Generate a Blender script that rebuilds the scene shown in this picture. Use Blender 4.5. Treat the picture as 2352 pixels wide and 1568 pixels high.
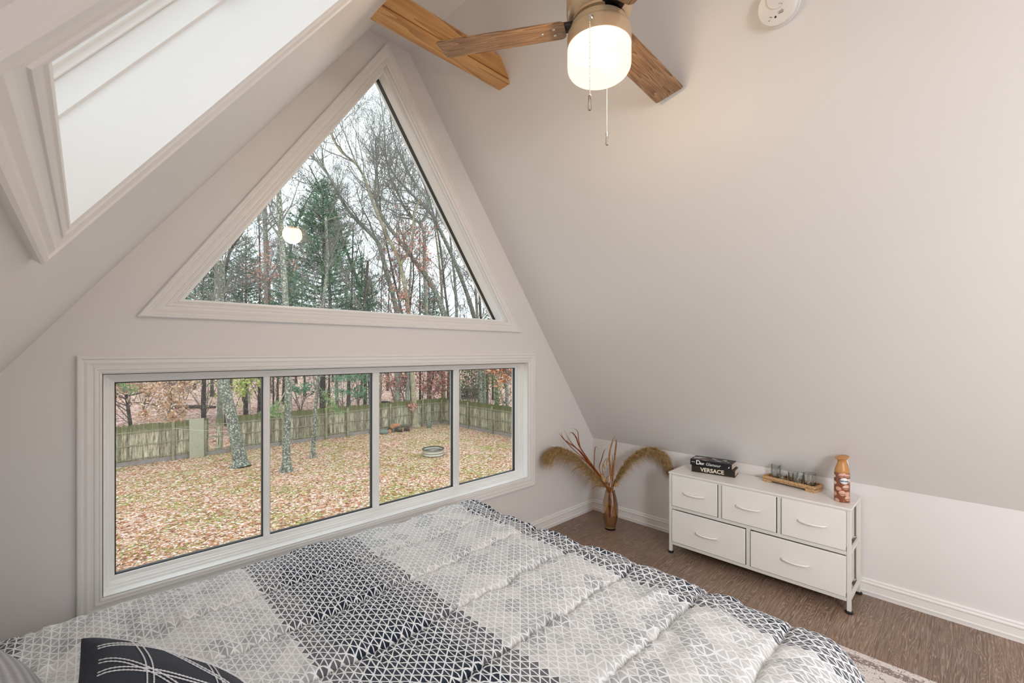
import bpy, bmesh, math, random
import numpy as np
from mathutils import Vector, Matrix, noise

for _o in list(bpy.data.objects):
    bpy.data.objects.remove(_o)
SC = bpy.context.scene
COL = SC.collection
rnd = random.Random(7)
PI = math.pi

# ------------------------------------------------------------------ camera
IMG_W, IMG_H = 2352, 1568
YAW, FPX, HORIZON, EYE = 0.767013, 1016.96, 806.23, 1.37
cam_d = bpy.data.cameras.new('camera')
cam_d.sensor_width = 36.0
cam_d.lens = FPX / IMG_W * 36.0
cam_d.shift_y = (HORIZON - IMG_H / 2) / IMG_W
cam_d.clip_start = 0.02
cam_d.clip_end = 600
cam_d.dof.use_dof = True
cam_d.dof.focus_distance = 3.4
cam_d.dof.aperture_fstop = 18.0
cam = bpy.data.objects.new('camera', cam_d)
cam.location = (0, 0, EYE)
cam.rotation_euler = (PI / 2, 0, -YAW)
COL.objects.link(cam)
SC.camera = cam
CAM = Vector((0, 0, EYE))
RIGHT = Vector((math.cos(YAW), -math.sin(YAW), 0))
FORE = Vector((math.sin(YAW), math.cos(YAW), 0))
UP = Vector((0, 0, 1))

def ray(px, py):
    return FORE + RIGHT * ((px - IMG_W / 2) / FPX) - UP * ((py - HORIZON) / FPX)

def at_depth(px, py, d):
    return CAM + ray(px, py) * d

# ------------------------------------------------------------------ world and lights
W = bpy.data.worlds.new('overcast_sky')
SC.world = W
W.use_nodes = True
wn, wl = W.node_tree.nodes, W.node_tree.links
wn.clear()
w_out = wn.new('ShaderNodeOutputWorld')
w_bg = wn.new('ShaderNodeBackground')
w_tc = wn.new('ShaderNodeTexCoord')
w_map = wn.new('ShaderNodeMapping')
w_noise = wn.new('ShaderNodeTexNoise')
w_ramp = wn.new('ShaderNodeValToRGB')
w_map.inputs['Scale'].default_value = (2.0, 2.0, 5.0)
w_noise.inputs['Scale'].default_value = 1.6
w_noise.inputs['Detail'].default_value = 4
w_ramp.color_ramp.elements[0].position = 0.35
w_ramp.color_ramp.elements[0].color = (0.78, 0.89, 0.94, 1)
w_ramp.color_ramp.elements[1].position = 0.62
w_ramp.color_ramp.elements[1].color = (0.92, 0.97, 1.0, 1)
wl.new(w_tc.outputs['Generated'], w_map.inputs['Vector'])
wl.new(w_map.outputs['Vector'], w_noise.inputs['Vector'])
wl.new(w_noise.outputs['Fac'], w_ramp.inputs['Fac'])
wl.new(w_ramp.outputs['Color'], w_bg.inputs['Color'])
SKY = 2.1
w_bg.inputs['Strength'].default_value = SKY
wl.new(w_bg.outputs['Background'], w_out.inputs['Surface'])

def area_light(name, loc, target, sx, sy, power, color, portal=False):
    d = bpy.data.lights.new(name, 'AREA')
    d.shape = 'RECTANGLE'
    d.size, d.size_y = sx, sy
    d.energy = power
    d.color = color
    o = bpy.data.objects.new(name, d)
    o.location = loc
    o.rotation_euler = (Vector(target) - Vector(loc)).to_track_quat('-Z', 'Y').to_euler()
    if portal:
        d.cycles.is_portal = True
    COL.objects.link(o)
    return o

# two fill lights added behind the camera to brighten the room:
# by the left slope and below the ridge
area_light('rear_slope_fill', (0.170, -1.75, 1.73), (0.979, -1.75, 1.143), 0.55, 1.0, 80, (0.97, 0.98, 1.0))
area_light('rear_ridge_fill', (1.24, -2.2, 2.98), (1.5, 1.2, 0.9), 0.42, 0.42, 9, (1.0, 0.96, 0.93))
area_light('portal_long_window', (1.2, 2.46, 0.86), (1.2, 0.0, 0.86), 2.3, 0.85, 1, (1, 1, 1), True)
area_light('portal_triangle_window', (1.2, 2.46, 2.25), (1.2, 0.0, 2.25), 2.0, 1.5, 1, (1, 1, 1), True)
FAN_LIGHT = 20.0

SC.view_settings.view_transform = 'Standard'
SC.view_settings.look = 'None'
SC.view_settings.exposure = 0.0
SC.view_settings.gamma = 1.0
SC.view_settings.use_curve_mapping = False
cy = SC.cycles
cy.use_denoising = True
cy.max_bounces = 12
cy.diffuse_bounces = 6
cy.glossy_bounces = 4
cy.transmission_bounces = 10
cy.transparent_max_bounces = 24
cy.caustics_reflective = False
cy.caustics_refractive = False
cy.sample_clamp_indirect = 5.0

# ------------------------------------------------------------------ materials
def new_mat(name):
    m = bpy.data.materials.new(name)
    m.use_nodes = True
    nt = m.node_tree
    b = nt.nodes['Principled BSDF']
    return m, nt, b

def plain(name, col, rough=0.5, metal=0.0, spec=0.5, bump=0.0, bscale=60, vary=0.0, vscale=3.0, coords='Object'):
    m, nt, b = new_mat(name)
    b.inputs['Base Color'].default_value = (*col, 1)
    b.inputs['Roughness'].default_value = rough
    b.inputs['Metallic'].default_value = metal
    b.inputs['Specular IOR Level'].default_value = spec
    if bump or vary:
        tc = nt.nodes.new('ShaderNodeTexCoord')
    if bump:
        n = nt.nodes.new('ShaderNodeTexNoise')
        n.inputs['Scale'].default_value = bscale
        n.inputs['Detail'].default_value = 4
        bp = nt.nodes.new('ShaderNodeBump')
        bp.inputs['Strength'].default_value = bump
        bp.inputs['Distance'].default_value = 0.01
        nt.links.new(tc.outputs[coords], n.inputs['Vector'])
        nt.links.new(n.outputs['Fac'], bp.inputs['Height'])
        nt.links.new(bp.outputs['Normal'], b.inputs['Normal'])
    if vary:
        n2 = nt.nodes.new('ShaderNodeTexNoise')
        n2.inputs['Scale'].default_value = vscale
        n2.inputs['Detail'].default_value = 5
        mx = nt.nodes.new('ShaderNodeMix')
        mx.data_type = 'RGBA'
        mx.inputs[6].default_value = (*[c * (1 - vary) for c in col], 1)
        mx.inputs[7].default_value = (*[min(1, c * (1 + vary)) for c in col], 1)
        nt.links.new(tc.outputs[coords], n2.inputs['Vector'])
        nt.links.new(n2.outputs['Fac'], mx.inputs[0])
        nt.links.new(mx.outputs[2], b.inputs['Base Color'])
    return m

class NT:
    """tiny helper for node graphs"""
    def __init__(s, nt):
        s.nt = nt
    def n(s, t, **k):
        o = s.nt.nodes.new(t)
        for a, v in k.items():
            setattr(o, a, v)
        return o
    def put(s, sock, v):
        if hasattr(v, 'is_output'):
            s.nt.links.new(v, sock)
        else:
            sock.default_value = v
    def math(s, op, a, b=0.0, c=None):
        o = s.n('ShaderNodeMath', operation=op)
        s.put(o.inputs[0], a)
        s.put(o.inputs[1], b)
        if c is not None:
            s.put(o.inputs[2], c)
        return o.outputs[0]
    def mix(s, f, a, b):
        o = s.n('ShaderNodeMix', data_type='RGBA')
        s.put(o.inputs[0], f)
        s.put(o.inputs[6], a)
        s.put(o.inputs[7], b)
        return o.outputs[2]
    def ramp(s, f, stops, interp='LINEAR'):
        o = s.n('ShaderNodeValToRGB')
        cr = o.color_ramp
        cr.interpolation = interp
        while len(cr.elements) < len(stops):
            cr.elements.new(0.5)
        for e, (p, c) in zip(cr.elements, stops):
            e.position = p
            e.color = (*c, 1)
        s.put(o.inputs['Fac'], f)
        return o.outputs['Color']
    def noise(s, vec, scale, detail=3, rough=0.5, dist=0.0):
        o = s.n('ShaderNodeTexNoise')
        o.inputs['Scale'].default_value = scale
        o.inputs['Detail'].default_value = detail
        o.inputs['Roughness'].default_value = rough
        o.inputs['Distortion'].default_value = dist
        s.put(o.inputs['Vector'], vec)
        return o
    def mapping(s, vec, scale=(1, 1, 1), rot=(0, 0, 0), loc=(0, 0, 0)):
        o = s.n('ShaderNodeMapping')
        o.inputs['Scale'].default_value = scale
        o.inputs['Rotation'].default_value = rot
        o.inputs['Location'].default_value = loc
        s.put(o.inputs['Vector'], vec)
        return o.outputs['Vector']
    def bump(s, h, strength=0.3, dist=0.01):
        o = s.n('ShaderNodeBump')
        o.inputs['Strength'].default_value = strength
        o.inputs['Distance'].default_value = dist
        s.put(o.inputs['Height'], h)
        return o.outputs['Normal']

M = {}
M['wall'] = plain('warm_grey_wall_paint', (0.775, 0.757, 0.748), 0.42, bump=0.02, bscale=220)
M['trim'] = plain('white_trim_paint', (0.82, 0.805, 0.79), 0.35, spec=0.5)
M['vinyl'] = plain('white_window_vinyl', (0.84, 0.84, 0.83), 0.28)
M['gasket'] = plain('black_gasket_rubber', (0.012, 0.015, 0.018), 0.5)

def glass_pane_mat():
    m, nt, b = new_mat('window_glass')
    g = NT(nt)
    nt.nodes.remove(b)
    out = nt.nodes['Material Output']
    tr = g.n('ShaderNodeBsdfTransparent')
    tr.inputs['Color'].default_value = (0.96, 0.985, 0.985, 1)
    gl = g.n('ShaderNodeBsdfGlossy')
    gl.inputs['Roughness'].default_value = 0.0
    geo = g.n('ShaderNodeNewGeometry')
    dot = g.n('ShaderNodeVectorMath', operation='DOT_PRODUCT')
    g.put(dot.inputs[0], geo.outputs['Incoming'])
    g.put(dot.inputs[1], geo.outputs['Normal'])
    sch = g.math('POWER', g.math('SUBTRACT', 1.0, g.math('ABSOLUTE', dot.outputs['Value'])), 5.0)
    f2 = g.math('MULTIPLY_ADD', sch, 0.92, 0.06)
    mx = g.n('ShaderNodeMixShader')
    nt.links.new(f2, mx.inputs[0])
    nt.links.new(tr.outputs[0], mx.inputs[1])
    nt.links.new(gl.outputs[0], mx.inputs[2])
    nt.links.new(mx.outputs[0], out.inputs['Surface'])
    return m
M['glass'] = glass_pane_mat()

def floor_mat():
    m, nt, b = new_mat('greyed_oak_planks')
    g = NT(nt)
    tc = g.n('ShaderNodeTexCoord').outputs['Object']
    br = g.n('ShaderNodeTexBrick')
    br.offset = 0.37
    br.inputs['Scale'].default_value = 1.0
    br.inputs['Brick Width'].default_value = 1.22
    br.inputs['Row Height'].default_value = 0.18
    br.inputs['Mortar Size'].default_value = 0.0012
    br.inputs['Mortar Smooth'].default_value = 0.3
    br.inputs['Bias'].default_value = 0.0
    br.inputs['Color1'].default_value = (0.0, 0.0, 0.0, 1)
    br.inputs['Color2'].default_value = (1.0, 1.0, 1.0, 1)
    g.put(br.inputs['Vector'], g.mapping(tc, loc=(0.31, 0.05, 0)))
    sep = g.n('ShaderNodeSeparateXYZ')
    g.put(sep.inputs[0], br.outputs['Color'])
    shift = g.n('ShaderNodeCombineXYZ')
    g.put(shift.inputs[0], g.math('MULTIPLY', sep.outputs[0], 7.0))
    g.put(shift.inputs[1], g.math('MULTIPLY', sep.outputs[0], 3.0))
    add = g.n('ShaderNodeVectorMath', operation='ADD')
    g.put(add.inputs[0], tc)
    g.put(add.inputs[1], shift.outputs[0])
    v = add.outputs[0]
    big = g.noise(g.mapping(v, (0.55, 6.5, 1)), 1.7, 2, 0.45, 0.25).outputs['Fac']
    rings = g.math('FRACT', g.math('MULTIPLY', big, 42.0))
    vein = g.math('LESS_THAN', g.math('ABSOLUTE', g.math('SUBTRACT', rings, 0.5)), 0.17)
    fine = g.noise(g.mapping(v, (5, 150, 1)), 1.0, 5, 0.65).outputs['Fac']
    fine2 = g.noise(g.mapping(v, (10, 240, 1)), 1.0, 3, 0.6).outputs['Fac']
    base = g.ramp(fine, [(0.30, (0.118, 0.070, 0.044)), (0.50, (0.212, 0.136, 0.092)), (0.70, (0.33, 0.232, 0.165))])
    tone = g.ramp(sep.outputs[0], [(0.0, (0.86, 0.86, 0.88)), (1.0, (1.12, 1.10, 1.08))])
    mul = g.n('ShaderNodeMix', data_type='RGBA', blend_type='MULTIPLY')
    mul.inputs[0].default_value = 1.0
    g.put(mul.inputs[6], base)
    g.put(mul.inputs[7], tone)
    brk = g.ramp(fine2, [(0.42, (0, 0, 0)), (0.60, (1, 1, 1))])
    vf = g.math('MULTIPLY', g.math('MULTIPLY', vein, brk), 0.55)
    c = g.mix(vf, mul.outputs[2], (0.50, 0.40, 0.33, 1))
    c = g.mix(g.math('MULTIPLY', br.outputs['Fac'], 0.7), c, (0.10, 0.06, 0.045, 1))
    g.put(b.inputs['Base Color'], c)
    b.inputs['Roughness'].default_value = 0.42
    g.put(b.inputs['Normal'], g.bump(fine, 0.12, 0.004))
    return m
M['floor'] = floor_mat()

def wood_mat(name, dark, mid, light, axis=0, stretch=14.0, scale=3.0, rough=0.5, ring=9.0, knots=False, coords='Object'):
    m, nt, b = new_mat(name)
    g = NT(nt)
    tc = g.n('ShaderNodeTexCoord').outputs[coords]
    sc = [stretch] * 3
    sc[axis] = 1.0
    v = g.mapping(tc, tuple(sc))
    n1 = g.noise(v, scale * 0.35, 2, 0.5, 0.4).outputs['Fac']
    bands = g.math('FRACT', g.math('MULTIPLY', n1, ring))
    n2 = g.noise(g.mapping(tc, tuple(s * (4 if i != axis else 2.5) for i, s in enumerate(sc))), scale, 4, 0.6).outputs['Fac']
    f = g.math('ADD', g.math('MULTIPLY', bands, 0.38), g.math('MULTIPLY', n2, 0.62))
    c = g.ramp(f, [(0.25, dark), (0.5, mid), (0.78, light)])
    if knots:
        vo = g.n('ShaderNodeTexVoronoi')
        vo.inputs['Scale'].default_value = 3.4
        g.put(vo.inputs['Vector'], g.mapping(tc, (1.0, 3.0, 3.0)))
        kf = g.ramp(vo.outputs['Distance'], [(0.06, (1, 1, 1)), (0.13, (0, 0, 0))])
        c = g.mix(kf, c, (0.13, 0.05, 0.02, 1))
    g.put(b.inputs['Base Color'], c)
    b.inputs['Roughness'].default_value = rough
    g.put(b.inputs['Normal'], g.bump(n2, 0.15, 0.003))
    return m
M['cedar'] = wood_mat('golden_cedar', (0.38, 0.175, 0.05), (0.58, 0.30, 0.105), (0.70, 0.42, 0.18), 0, 9, 2.2, 0.45, 7, True)
M['blade'] = wood_mat('greyed_oak_blade', (0.13, 0.068, 0.034), (0.31, 0.175, 0.09), (0.50, 0.32, 0.18), 0, 18, 5, 0.45, 12)
M['traywood'] = wood_mat('acacia_tray_wood', (0.28, 0.13, 0.05), (0.52, 0.31, 0.14), (0.68, 0.47, 0.25), 0, 10, 8, 0.5, 8)

def brushed_nickel():
    m, nt, b = new_mat('brushed_nickel')
    g = NT(nt)
    tc = g.n('ShaderNodeTexCoord').outputs['Object']
    n = g.noise(g.mapping(tc, (1, 1, 300)), 4, 3).outputs['Fac']
    g.put(b.inputs['Roughness'], g.math('ADD', g.math('MULTIPLY', n, 0.15), 0.26))
    b.inputs['Metallic'].default_value = 0.45
    b.inputs['Base Color'].default_value = (0.70, 0.53, 0.35, 1)
    return m
M['nickel'] = brushed_nickel()
M['chrome'] = plain('polished_chrome', (0.75, 0.74, 0.72), 0.12, 1.0)
M['darkmetal'] = plain('dark_bracket_metal', (0.05, 0.04, 0.035), 0.4, 0.8)

def globe_mat():
    m, nt, b = new_mat('lit_opal_glass')
    g = NT(nt)
    nt.nodes.remove(b)
    out = nt.nodes['Material Output']
    em = g.n('ShaderNodeEmission')
    em.inputs['Color'].default_value = (1.0, 0.83, 0.57, 1)
    em.inputs['Strength'].default_value = 2.0
    tr = g.n('ShaderNodeBsdfTransparent')
    tr.inputs['Color'].default_value = (1, 0.93, 0.8, 1)
    mx = g.n('ShaderNodeMixShader')
    mx.inputs[0].default_value = 0.42
    nt.links.new(em.outputs[0], mx.inputs[1])
    nt.links.new(tr.outputs[0], mx.inputs[2])
    nt.links.new(mx.outputs[0], out.inputs['Surface'])
    return m
M['globe'] = globe_mat()

def emit(name, col, s):
    m, nt, b = new_mat(name)
    b.inputs['Base Color'].default_value = (0, 0, 0, 1)
    b.inputs['Emission Color'].default_value = (*col, 1)
    b.inputs['Emission Strength'].default_value = s
    return m
M['bulb'] = emit('lit_bulb', (1.0, 0.84, 0.6), 3.0)
M['plastic'] = plain('white_plastic', (0.80, 0.78, 0.76), 0.35)
M['ink'] = plain('black_print', (0.02, 0.02, 0.022), 0.5)

M['dresser_frame'] = plain('off_white_powder_coat', (0.74, 0.735, 0.69), 0.4)
M['dresser_top'] = plain('white_laminate', (0.83, 0.80, 0.765), 0.3)
M['dresser_drawer'] = plain('white_fabric_front', (0.84, 0.815, 0.785), 0.65, bump=0.05, bscale=500)
M['dresser_side'] = plain('beige_fabric_side', (0.70, 0.64, 0.59), 0.8, bump=0.08, bscale=400)
M['handle'] = plain('white_moulded_handle', (0.86, 0.83, 0.79), 0.3)
M['rubber'] = plain('black_rubber_foot', (0.012, 0.012, 0.012), 0.5)

def real_glass(name, col, rough=0.0, ior=1.45):
    m, nt, b = new_mat(name)
    b.inputs['Base Color'].default_value = (*col, 1)
    b.inputs['Transmission Weight'].default_value = 1.0
    b.inputs['Roughness'].default_value = rough
    b.inputs['IOR'].default_value = ior
    return m

def clear_glass(name, tint, base, edge=(0.40, 0.42, 0.40), rough=0.03):
    m, nt, b = new_mat(name)
    g = NT(nt)
    nt.nodes.remove(b)
    out = nt.nodes['Material Output']
    tr = g.n('ShaderNodeBsdfTransparent')
    tr.inputs['Color'].default_value = (*tint, 1)
    gl = g.n('ShaderNodeBsdfGlossy')
    gl.inputs['Roughness'].default_value = rough
    geo = g.n('ShaderNodeNewGeometry')
    dot = g.n('ShaderNodeVectorMath', operation='DOT_PRODUCT')
    g.put(dot.inputs[0], geo.outputs['Incoming'])
    g.put(dot.inputs[1], geo.outputs['Normal'])
    sch = g.math('POWER', g.math('SUBTRACT', 1.0, g.math('ABSOLUTE', dot.outputs['Value'])), 2.2)
    f = g.math('MULTIPLY_ADD', sch, 0.85, base)
    # light crossing the wall of the glass near its edge has more glass to pass through
    g.put(tr.inputs['Color'], g.mix(g.math('MULTIPLY', sch, 1.6), (*tint, 1), (*edge, 1)))
    mx = g.n('ShaderNodeMixShader')
    nt.links.new(f, mx.inputs[0])
    nt.links.new(tr.outputs[0], mx.inputs[1])
    nt.links.new(gl.outputs[0], mx.inputs[2])
    nt.links.new(mx.outputs[0], out.inputs['Surface'])
    return m
M['tumbler'] = clear_glass('clear_tumbler_glass', (0.96, 0.97, 0.965), 0.07)

M['vase'] = clear_glass('amber_lustre_glass', (0.93, 0.79, 0.56), 0.15, (0.52, 0.31, 0.12), 0.05)
M['vasebase'] = real_glass('clear_base_glass', (0.93, 0.80, 0.58), 0.02)

def strand_mat(name, c1, c2, c3, scale=30):
    m, nt, b = new_mat(name)
    g = NT(nt)
    tc = g.n('ShaderNodeTexCoord').outputs['Object']
    n = g.noise(tc, scale, 3, 0.6).outputs['Fac']
    g.put(b.inputs['Base Color'], g.ramp(n, [(0.3, c1), (0.5, c2), (0.7, c3)]))
    b.inputs['Roughness'].default_value = 0.75
    b.inputs['Specular IOR Level'].default_value = 0.2
    return m
M['pampas'] = strand_mat('tan_pampas_hair', (0.27, 0.155, 0.06), (0.46, 0.30, 0.135), (0.62, 0.44, 0.23), 40)
M['reed'] = strand_mat('rust_dried_blade', (0.16, 0.035, 0.010), (0.33, 0.085, 0.020), (0.46, 0.16, 0.045), 25)
M['reed_wide'] = strand_mat('ochre_dried_blade', (0.22, 0.07, 0.02), (0.42, 0.18, 0.06), (0.55, 0.28, 0.11), 25)
M['bunny'] = strand_mat('cream_seed_head', (0.45, 0.32, 0.15), (0.60, 0.46, 0.26), (0.75, 0.62, 0.42), 60)

M['cover_black'] = plain('black_book_cover', (0.014, 0.014, 0.016), 0.35)
M['cover_brown'] = plain('dark_brown_book_cover', (0.022, 0.015, 0.011), 0.4)
M['paper'] = plain('cream_book_pages', (0.66, 0.53, 0.43), 0.85, bump=0.3, bscale=300)
M['print_white'] = plain('white_foil_lettering', (0.85, 0.85, 0.85), 0.4)
M['print_cream'] = plain('cream_foil_lettering', (0.85, 0.76, 0.60), 0.4)
M['photo_grey'] = plain('grey_photo_print', (0.50, 0.46, 0.47), 0.35, vary=0.4, vscale=30)
M['photo_brown'] = plain('brown_photo_print', (0.16, 0.085, 0.05), 0.35, vary=0.4, vscale=30)
M['photo_gold'] = plain('gold_photo_print', (0.50, 0.30, 0.10), 0.35)

M['cap'] = plain('caramel_plastic_cap', (0.55, 0.265, 0.085), 0.35)
M['trigger'] = plain('clear_trigger_plastic', (0.72, 0.68, 0.66), 0.2)

def can_mat():
    m, nt, b = new_mat('printed_can_sleeve')
    g = NT(nt)
    tc = g.n('ShaderNodeTexCoord').outputs['Object']
    vo = g.n('ShaderNodeTexVoronoi')
    vo.inputs['Scale'].default_value = 24.0
    vo.inputs['Randomness'].default_value = 0.8
    g.put(vo.inputs['Vector'], g.mapping(tc, (1.0, 1.0, 1.25)))
    disc = g.ramp(vo.outputs['Distance'], [(0.0, (0.72, 0.42, 0.32)), (0.34, (0.66, 0.36, 0.27)), (0.40, (0.25, 0.075, 0.03)), (1.0, (0.22, 0.065, 0.025))], 'LINEAR')
    sx = g.n('ShaderNodeSeparateXYZ')
    g.put(sx.inputs[0], vo.outputs['Color'])
    pale = g.math('GREATER_THAN', sx.outputs[0], 0.7)
    c = g.mix(g.math('MULTIPLY', pale, g.math('LESS_THAN', vo.outputs['Distance'], 0.35)), disc, (0.80, 0.72, 0.62, 1))
    g.put(b.inputs['Base Color'], c)
    b.inputs['Roughness'].default_value = 0.3
    return m
M['can'] = can_mat()
M['badge_white'] = plain('white_badge', (0.85, 0.84, 0.82), 0.35)
M['badge_blue'] = plain('navy_blue_lettering', (0.02, 0.07, 0.22), 0.4)
M['badge_line'] = plain('brown_badge_rim', (0.20, 0.08, 0.04), 0.4)
M['macaron'] = plain('pink_macaron_print', (0.70, 0.42, 0.33), 0.4)
M['macaron_fill'] = plain('brown_macaron_print', (0.34, 0.13, 0.07), 0.4)
M['gold_band'] = plain('gold_band_print', (0.42, 0.26, 0.08), 0.35)

# ---- bedding
def comforter_mat():
    m, nt, b = new_mat('triangle_print_comforter')
    g = NT(nt)
    uv = g.n('ShaderNodeTexCoord').outputs['UV']
    wob = g.noise(uv, 45.0, 2).outputs['Color']
    sub = g.n('ShaderNodeVectorMath', operation='SUBTRACT')
    g.put(sub.inputs[0], wob)
    sub.inputs[1].default_value = (0.5, 0.5, 0.5)
    scl = g.n('ShaderNodeVectorMath', operation='SCALE')
    g.put(scl.inputs[0], sub.outputs[0])
    scl.inputs['Scale'].default_value = 0.0045
    add = g.n('ShaderNodeVectorMath', operation='ADD')
    g.put(add.inputs[0], uv)
    g.put(add.inputs[1], scl.outputs[0])
    sp = g.n('ShaderNodeSeparateXYZ')
    g.put(sp.inputs[0], add.outputs[0])
    x, y = sp.outputs[0], sp.outputs[1]
    c = 0.0238
    k = 1.0 / (math.sqrt(2) * c)
    u = g.math('MULTIPLY', g.math('ADD', x, y), k)
    v = g.math('MULTIPLY', g.math('SUBTRACT', x, y), k)
    iu, iv = g.math('FLOOR', u), g.math('FLOOR', v)
    fu, fv = g.math('SUBTRACT', u, iu), g.math('SUBTRACT', v, iv)
    du = g.math('MINIMUM', fu, g.math('SUBTRACT', 1.0, fu))
    dv = g.math('MINIMUM', fv, g.math('SUBTRACT', 1.0, fv))
    sd = g.math('SUBTRACT', g.math('ADD', fu, fv), 1.0)
    dd = g.math('MULTIPLY', g.math('ABSOLUTE', sd), 0.7071)
    dmin = g.math('MINIMUM', g.math('MINIMUM', du, dv), g.math('MULTIPLY', dd, 1.25))
    line = g.n('ShaderNodeMapRange')
    line.inputs['From Min'].default_value = 0.062
    line.inputs['From Max'].default_value = 0.092
    line.inputs['To Min'].default_value = 1.0
    line.inputs['To Max'].default_value = 0.0
    g.put(line.inputs['Value'], dmin)
    half = g.math('GREATER_THAN', sd, 0.0)
    xt = g.math('MULTIPLY', g.math('ADD', g.math('ADD', iu, iv), 1.0), c / math.sqrt(2))
    per = 0.945
    q = g.math('SUBTRACT', g.math('FRACT', g.math('ADD', g.math('DIVIDE', g.math('SUBTRACT', xt, 0.612), per), 10.5)), 0.5)
    dist = g.math('MULTIPLY', g.math('ABSOLUTE', q), per)
    cell = g.n('ShaderNodeCombineXYZ')
    g.put(cell.inputs[0], g.math('FLOOR', g.math('MULTIPLY', iu, 0.34)))
    g.put(cell.inputs[1], g.math('FLOOR', g.math('MULTIPLY', iv, 0.34)))
    wn_ = g.n('ShaderNodeTexWhiteNoise', noise_dimensions='2D')
    g.put(wn_.inputs['Vector'], cell.outputs[0])
    r = wn_.outputs['Value']
    pale = g.ramp(r, [(0.0, (0.37, 0.39, 0.41)), (0.3, (0.47, 0.48, 0.49)), (0.6, (0.58, 0.58, 0.58)), (1.0, (0.66, 0.655, 0.65))])
    jit = g.math('MULTIPLY', g.math('SUBTRACT', r, 0.5), 0.006)
    dj = g.math('ADD', dist, jit)
    mid = g.mix(r, (0.095, 0.097, 0.118, 1), (0.135, 0.13, 0.15, 1))
    core = g.mix(r, (0.006, 0.018, 0.040, 1), (0.016, 0.026, 0.048, 1))
    col = g.mix(g.math('LESS_THAN', dj, 0.205), pale, mid)
    col = g.mix(g.math('LESS_THAN', dj, 0.125), col, core)
    col = g.mix(line.outputs[0], col, (0.83, 0.86, 0.89, 1))
    g.put(b.inputs['Base Color'], col)
    b.inputs['Roughness'].default_value = 0.7
    b.inputs['Specular IOR Level'].default_value = 0.25
    b.inputs['Sheen Weight'].default_value = 0.15
    g.put(b.inputs['Normal'], g.bump(g.noise(uv, 28, 4, 0.6).outputs['Fac'], 0.18, 0.01))
    return m
M['comforter'] = comforter_mat()
M['sheet'] = plain('white_bed_linen', (0.72, 0.72, 0.73), 0.8, bump=0.1, bscale=40)
M['navy'] = plain('navy_velvet', (0.006, 0.010, 0.026), 0.7, bump=0.3, bscale=14)
M['navy'].node_tree.nodes['Principled BSDF'].inputs['Sheen Weight'].default_value = 0.03
M['chainstitch'] = plain('white_chain_stitch', (0.78, 0.79, 0.83), 0.7)

def ribbed_mat():
    m, nt, b = new_mat('grey_ribbed_knit')
    g = NT(nt)
    uv = g.n('ShaderNodeTexCoord').outputs['UV']
    sp = g.n('ShaderNodeSeparateXYZ')
    g.put(sp.inputs[0], uv)
    w = g.math('SINE', g.math('MULTIPLY', sp.outputs[1], 260.0))
    w2 = g.math('SINE', g.math('MULTIPLY', sp.outputs[0], 420.0))
    f = g.math('ADD', g.math('MULTIPLY', w, 0.4), g.math('MULTIPLY', g.math('MULTIPLY', w, w2), 0.12))
    g.put(b.inputs['Base Color'], g.ramp(g.math('ADD', f, 0.5), [(0.0, (0.30, 0.30, 0.34)), (1.0, (0.50, 0.50, 0.54))]))
    b.inputs['Roughness'].default_value = 0.8
    g.put(b.inputs['Normal'], g.bump(f, 0.5, 0.004))
    return m
M['ribbed'] = ribbed_mat()

def rug_mat():
    m, nt, b = new_mat('distressed_rug_pile')
    g = NT(nt)
    tc = g.n('ShaderNodeTexCoord').outputs['Object']
    sp = g.n('ShaderNodeSeparateXYZ')
    g.put(sp.inputs[0], tc)
    n1 = g.noise(tc, 75, 6, 0.75).outputs['Fac']
    n2 = g.noise(g.mapping(tc, (110, 190, 1)), 1.0, 3, 0.7).outputs['Fac']
    edge = g.math('ABSOLUTE', g.math('SUBTRACT', sp.outputs[0], 1.435))
    band = g.math('LESS_THAN', edge, 0.024)
    thr = g.math('SUBTRACT', 0.55, g.math('MULTIPLY', band, 0.09))
    dark = g.math('GREATER_THAN', g.math('ADD', g.math('MULTIPLY', n1, 0.6), g.math('MULTIPLY', n2, 0.4)), thr)
    tint = g.mix(n1, (0.16, 0.06, 0.04, 1), (0.10, 0.07, 0.08, 1))
    g.put(b.inputs['Base Color'], g.mix(g.math('MULTIPLY', dark, 0.75), (0.70, 0.64, 0.60, 1), tint))
    b.inputs['Roughness'].default_value = 0.95
    b.inputs['Specular IOR Level'].default_value = 0.05
    g.put(b.inputs['Normal'], g.bump(n2, 0.4, 0.004))
    return m
M['rug'] = rug_mat()

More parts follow.
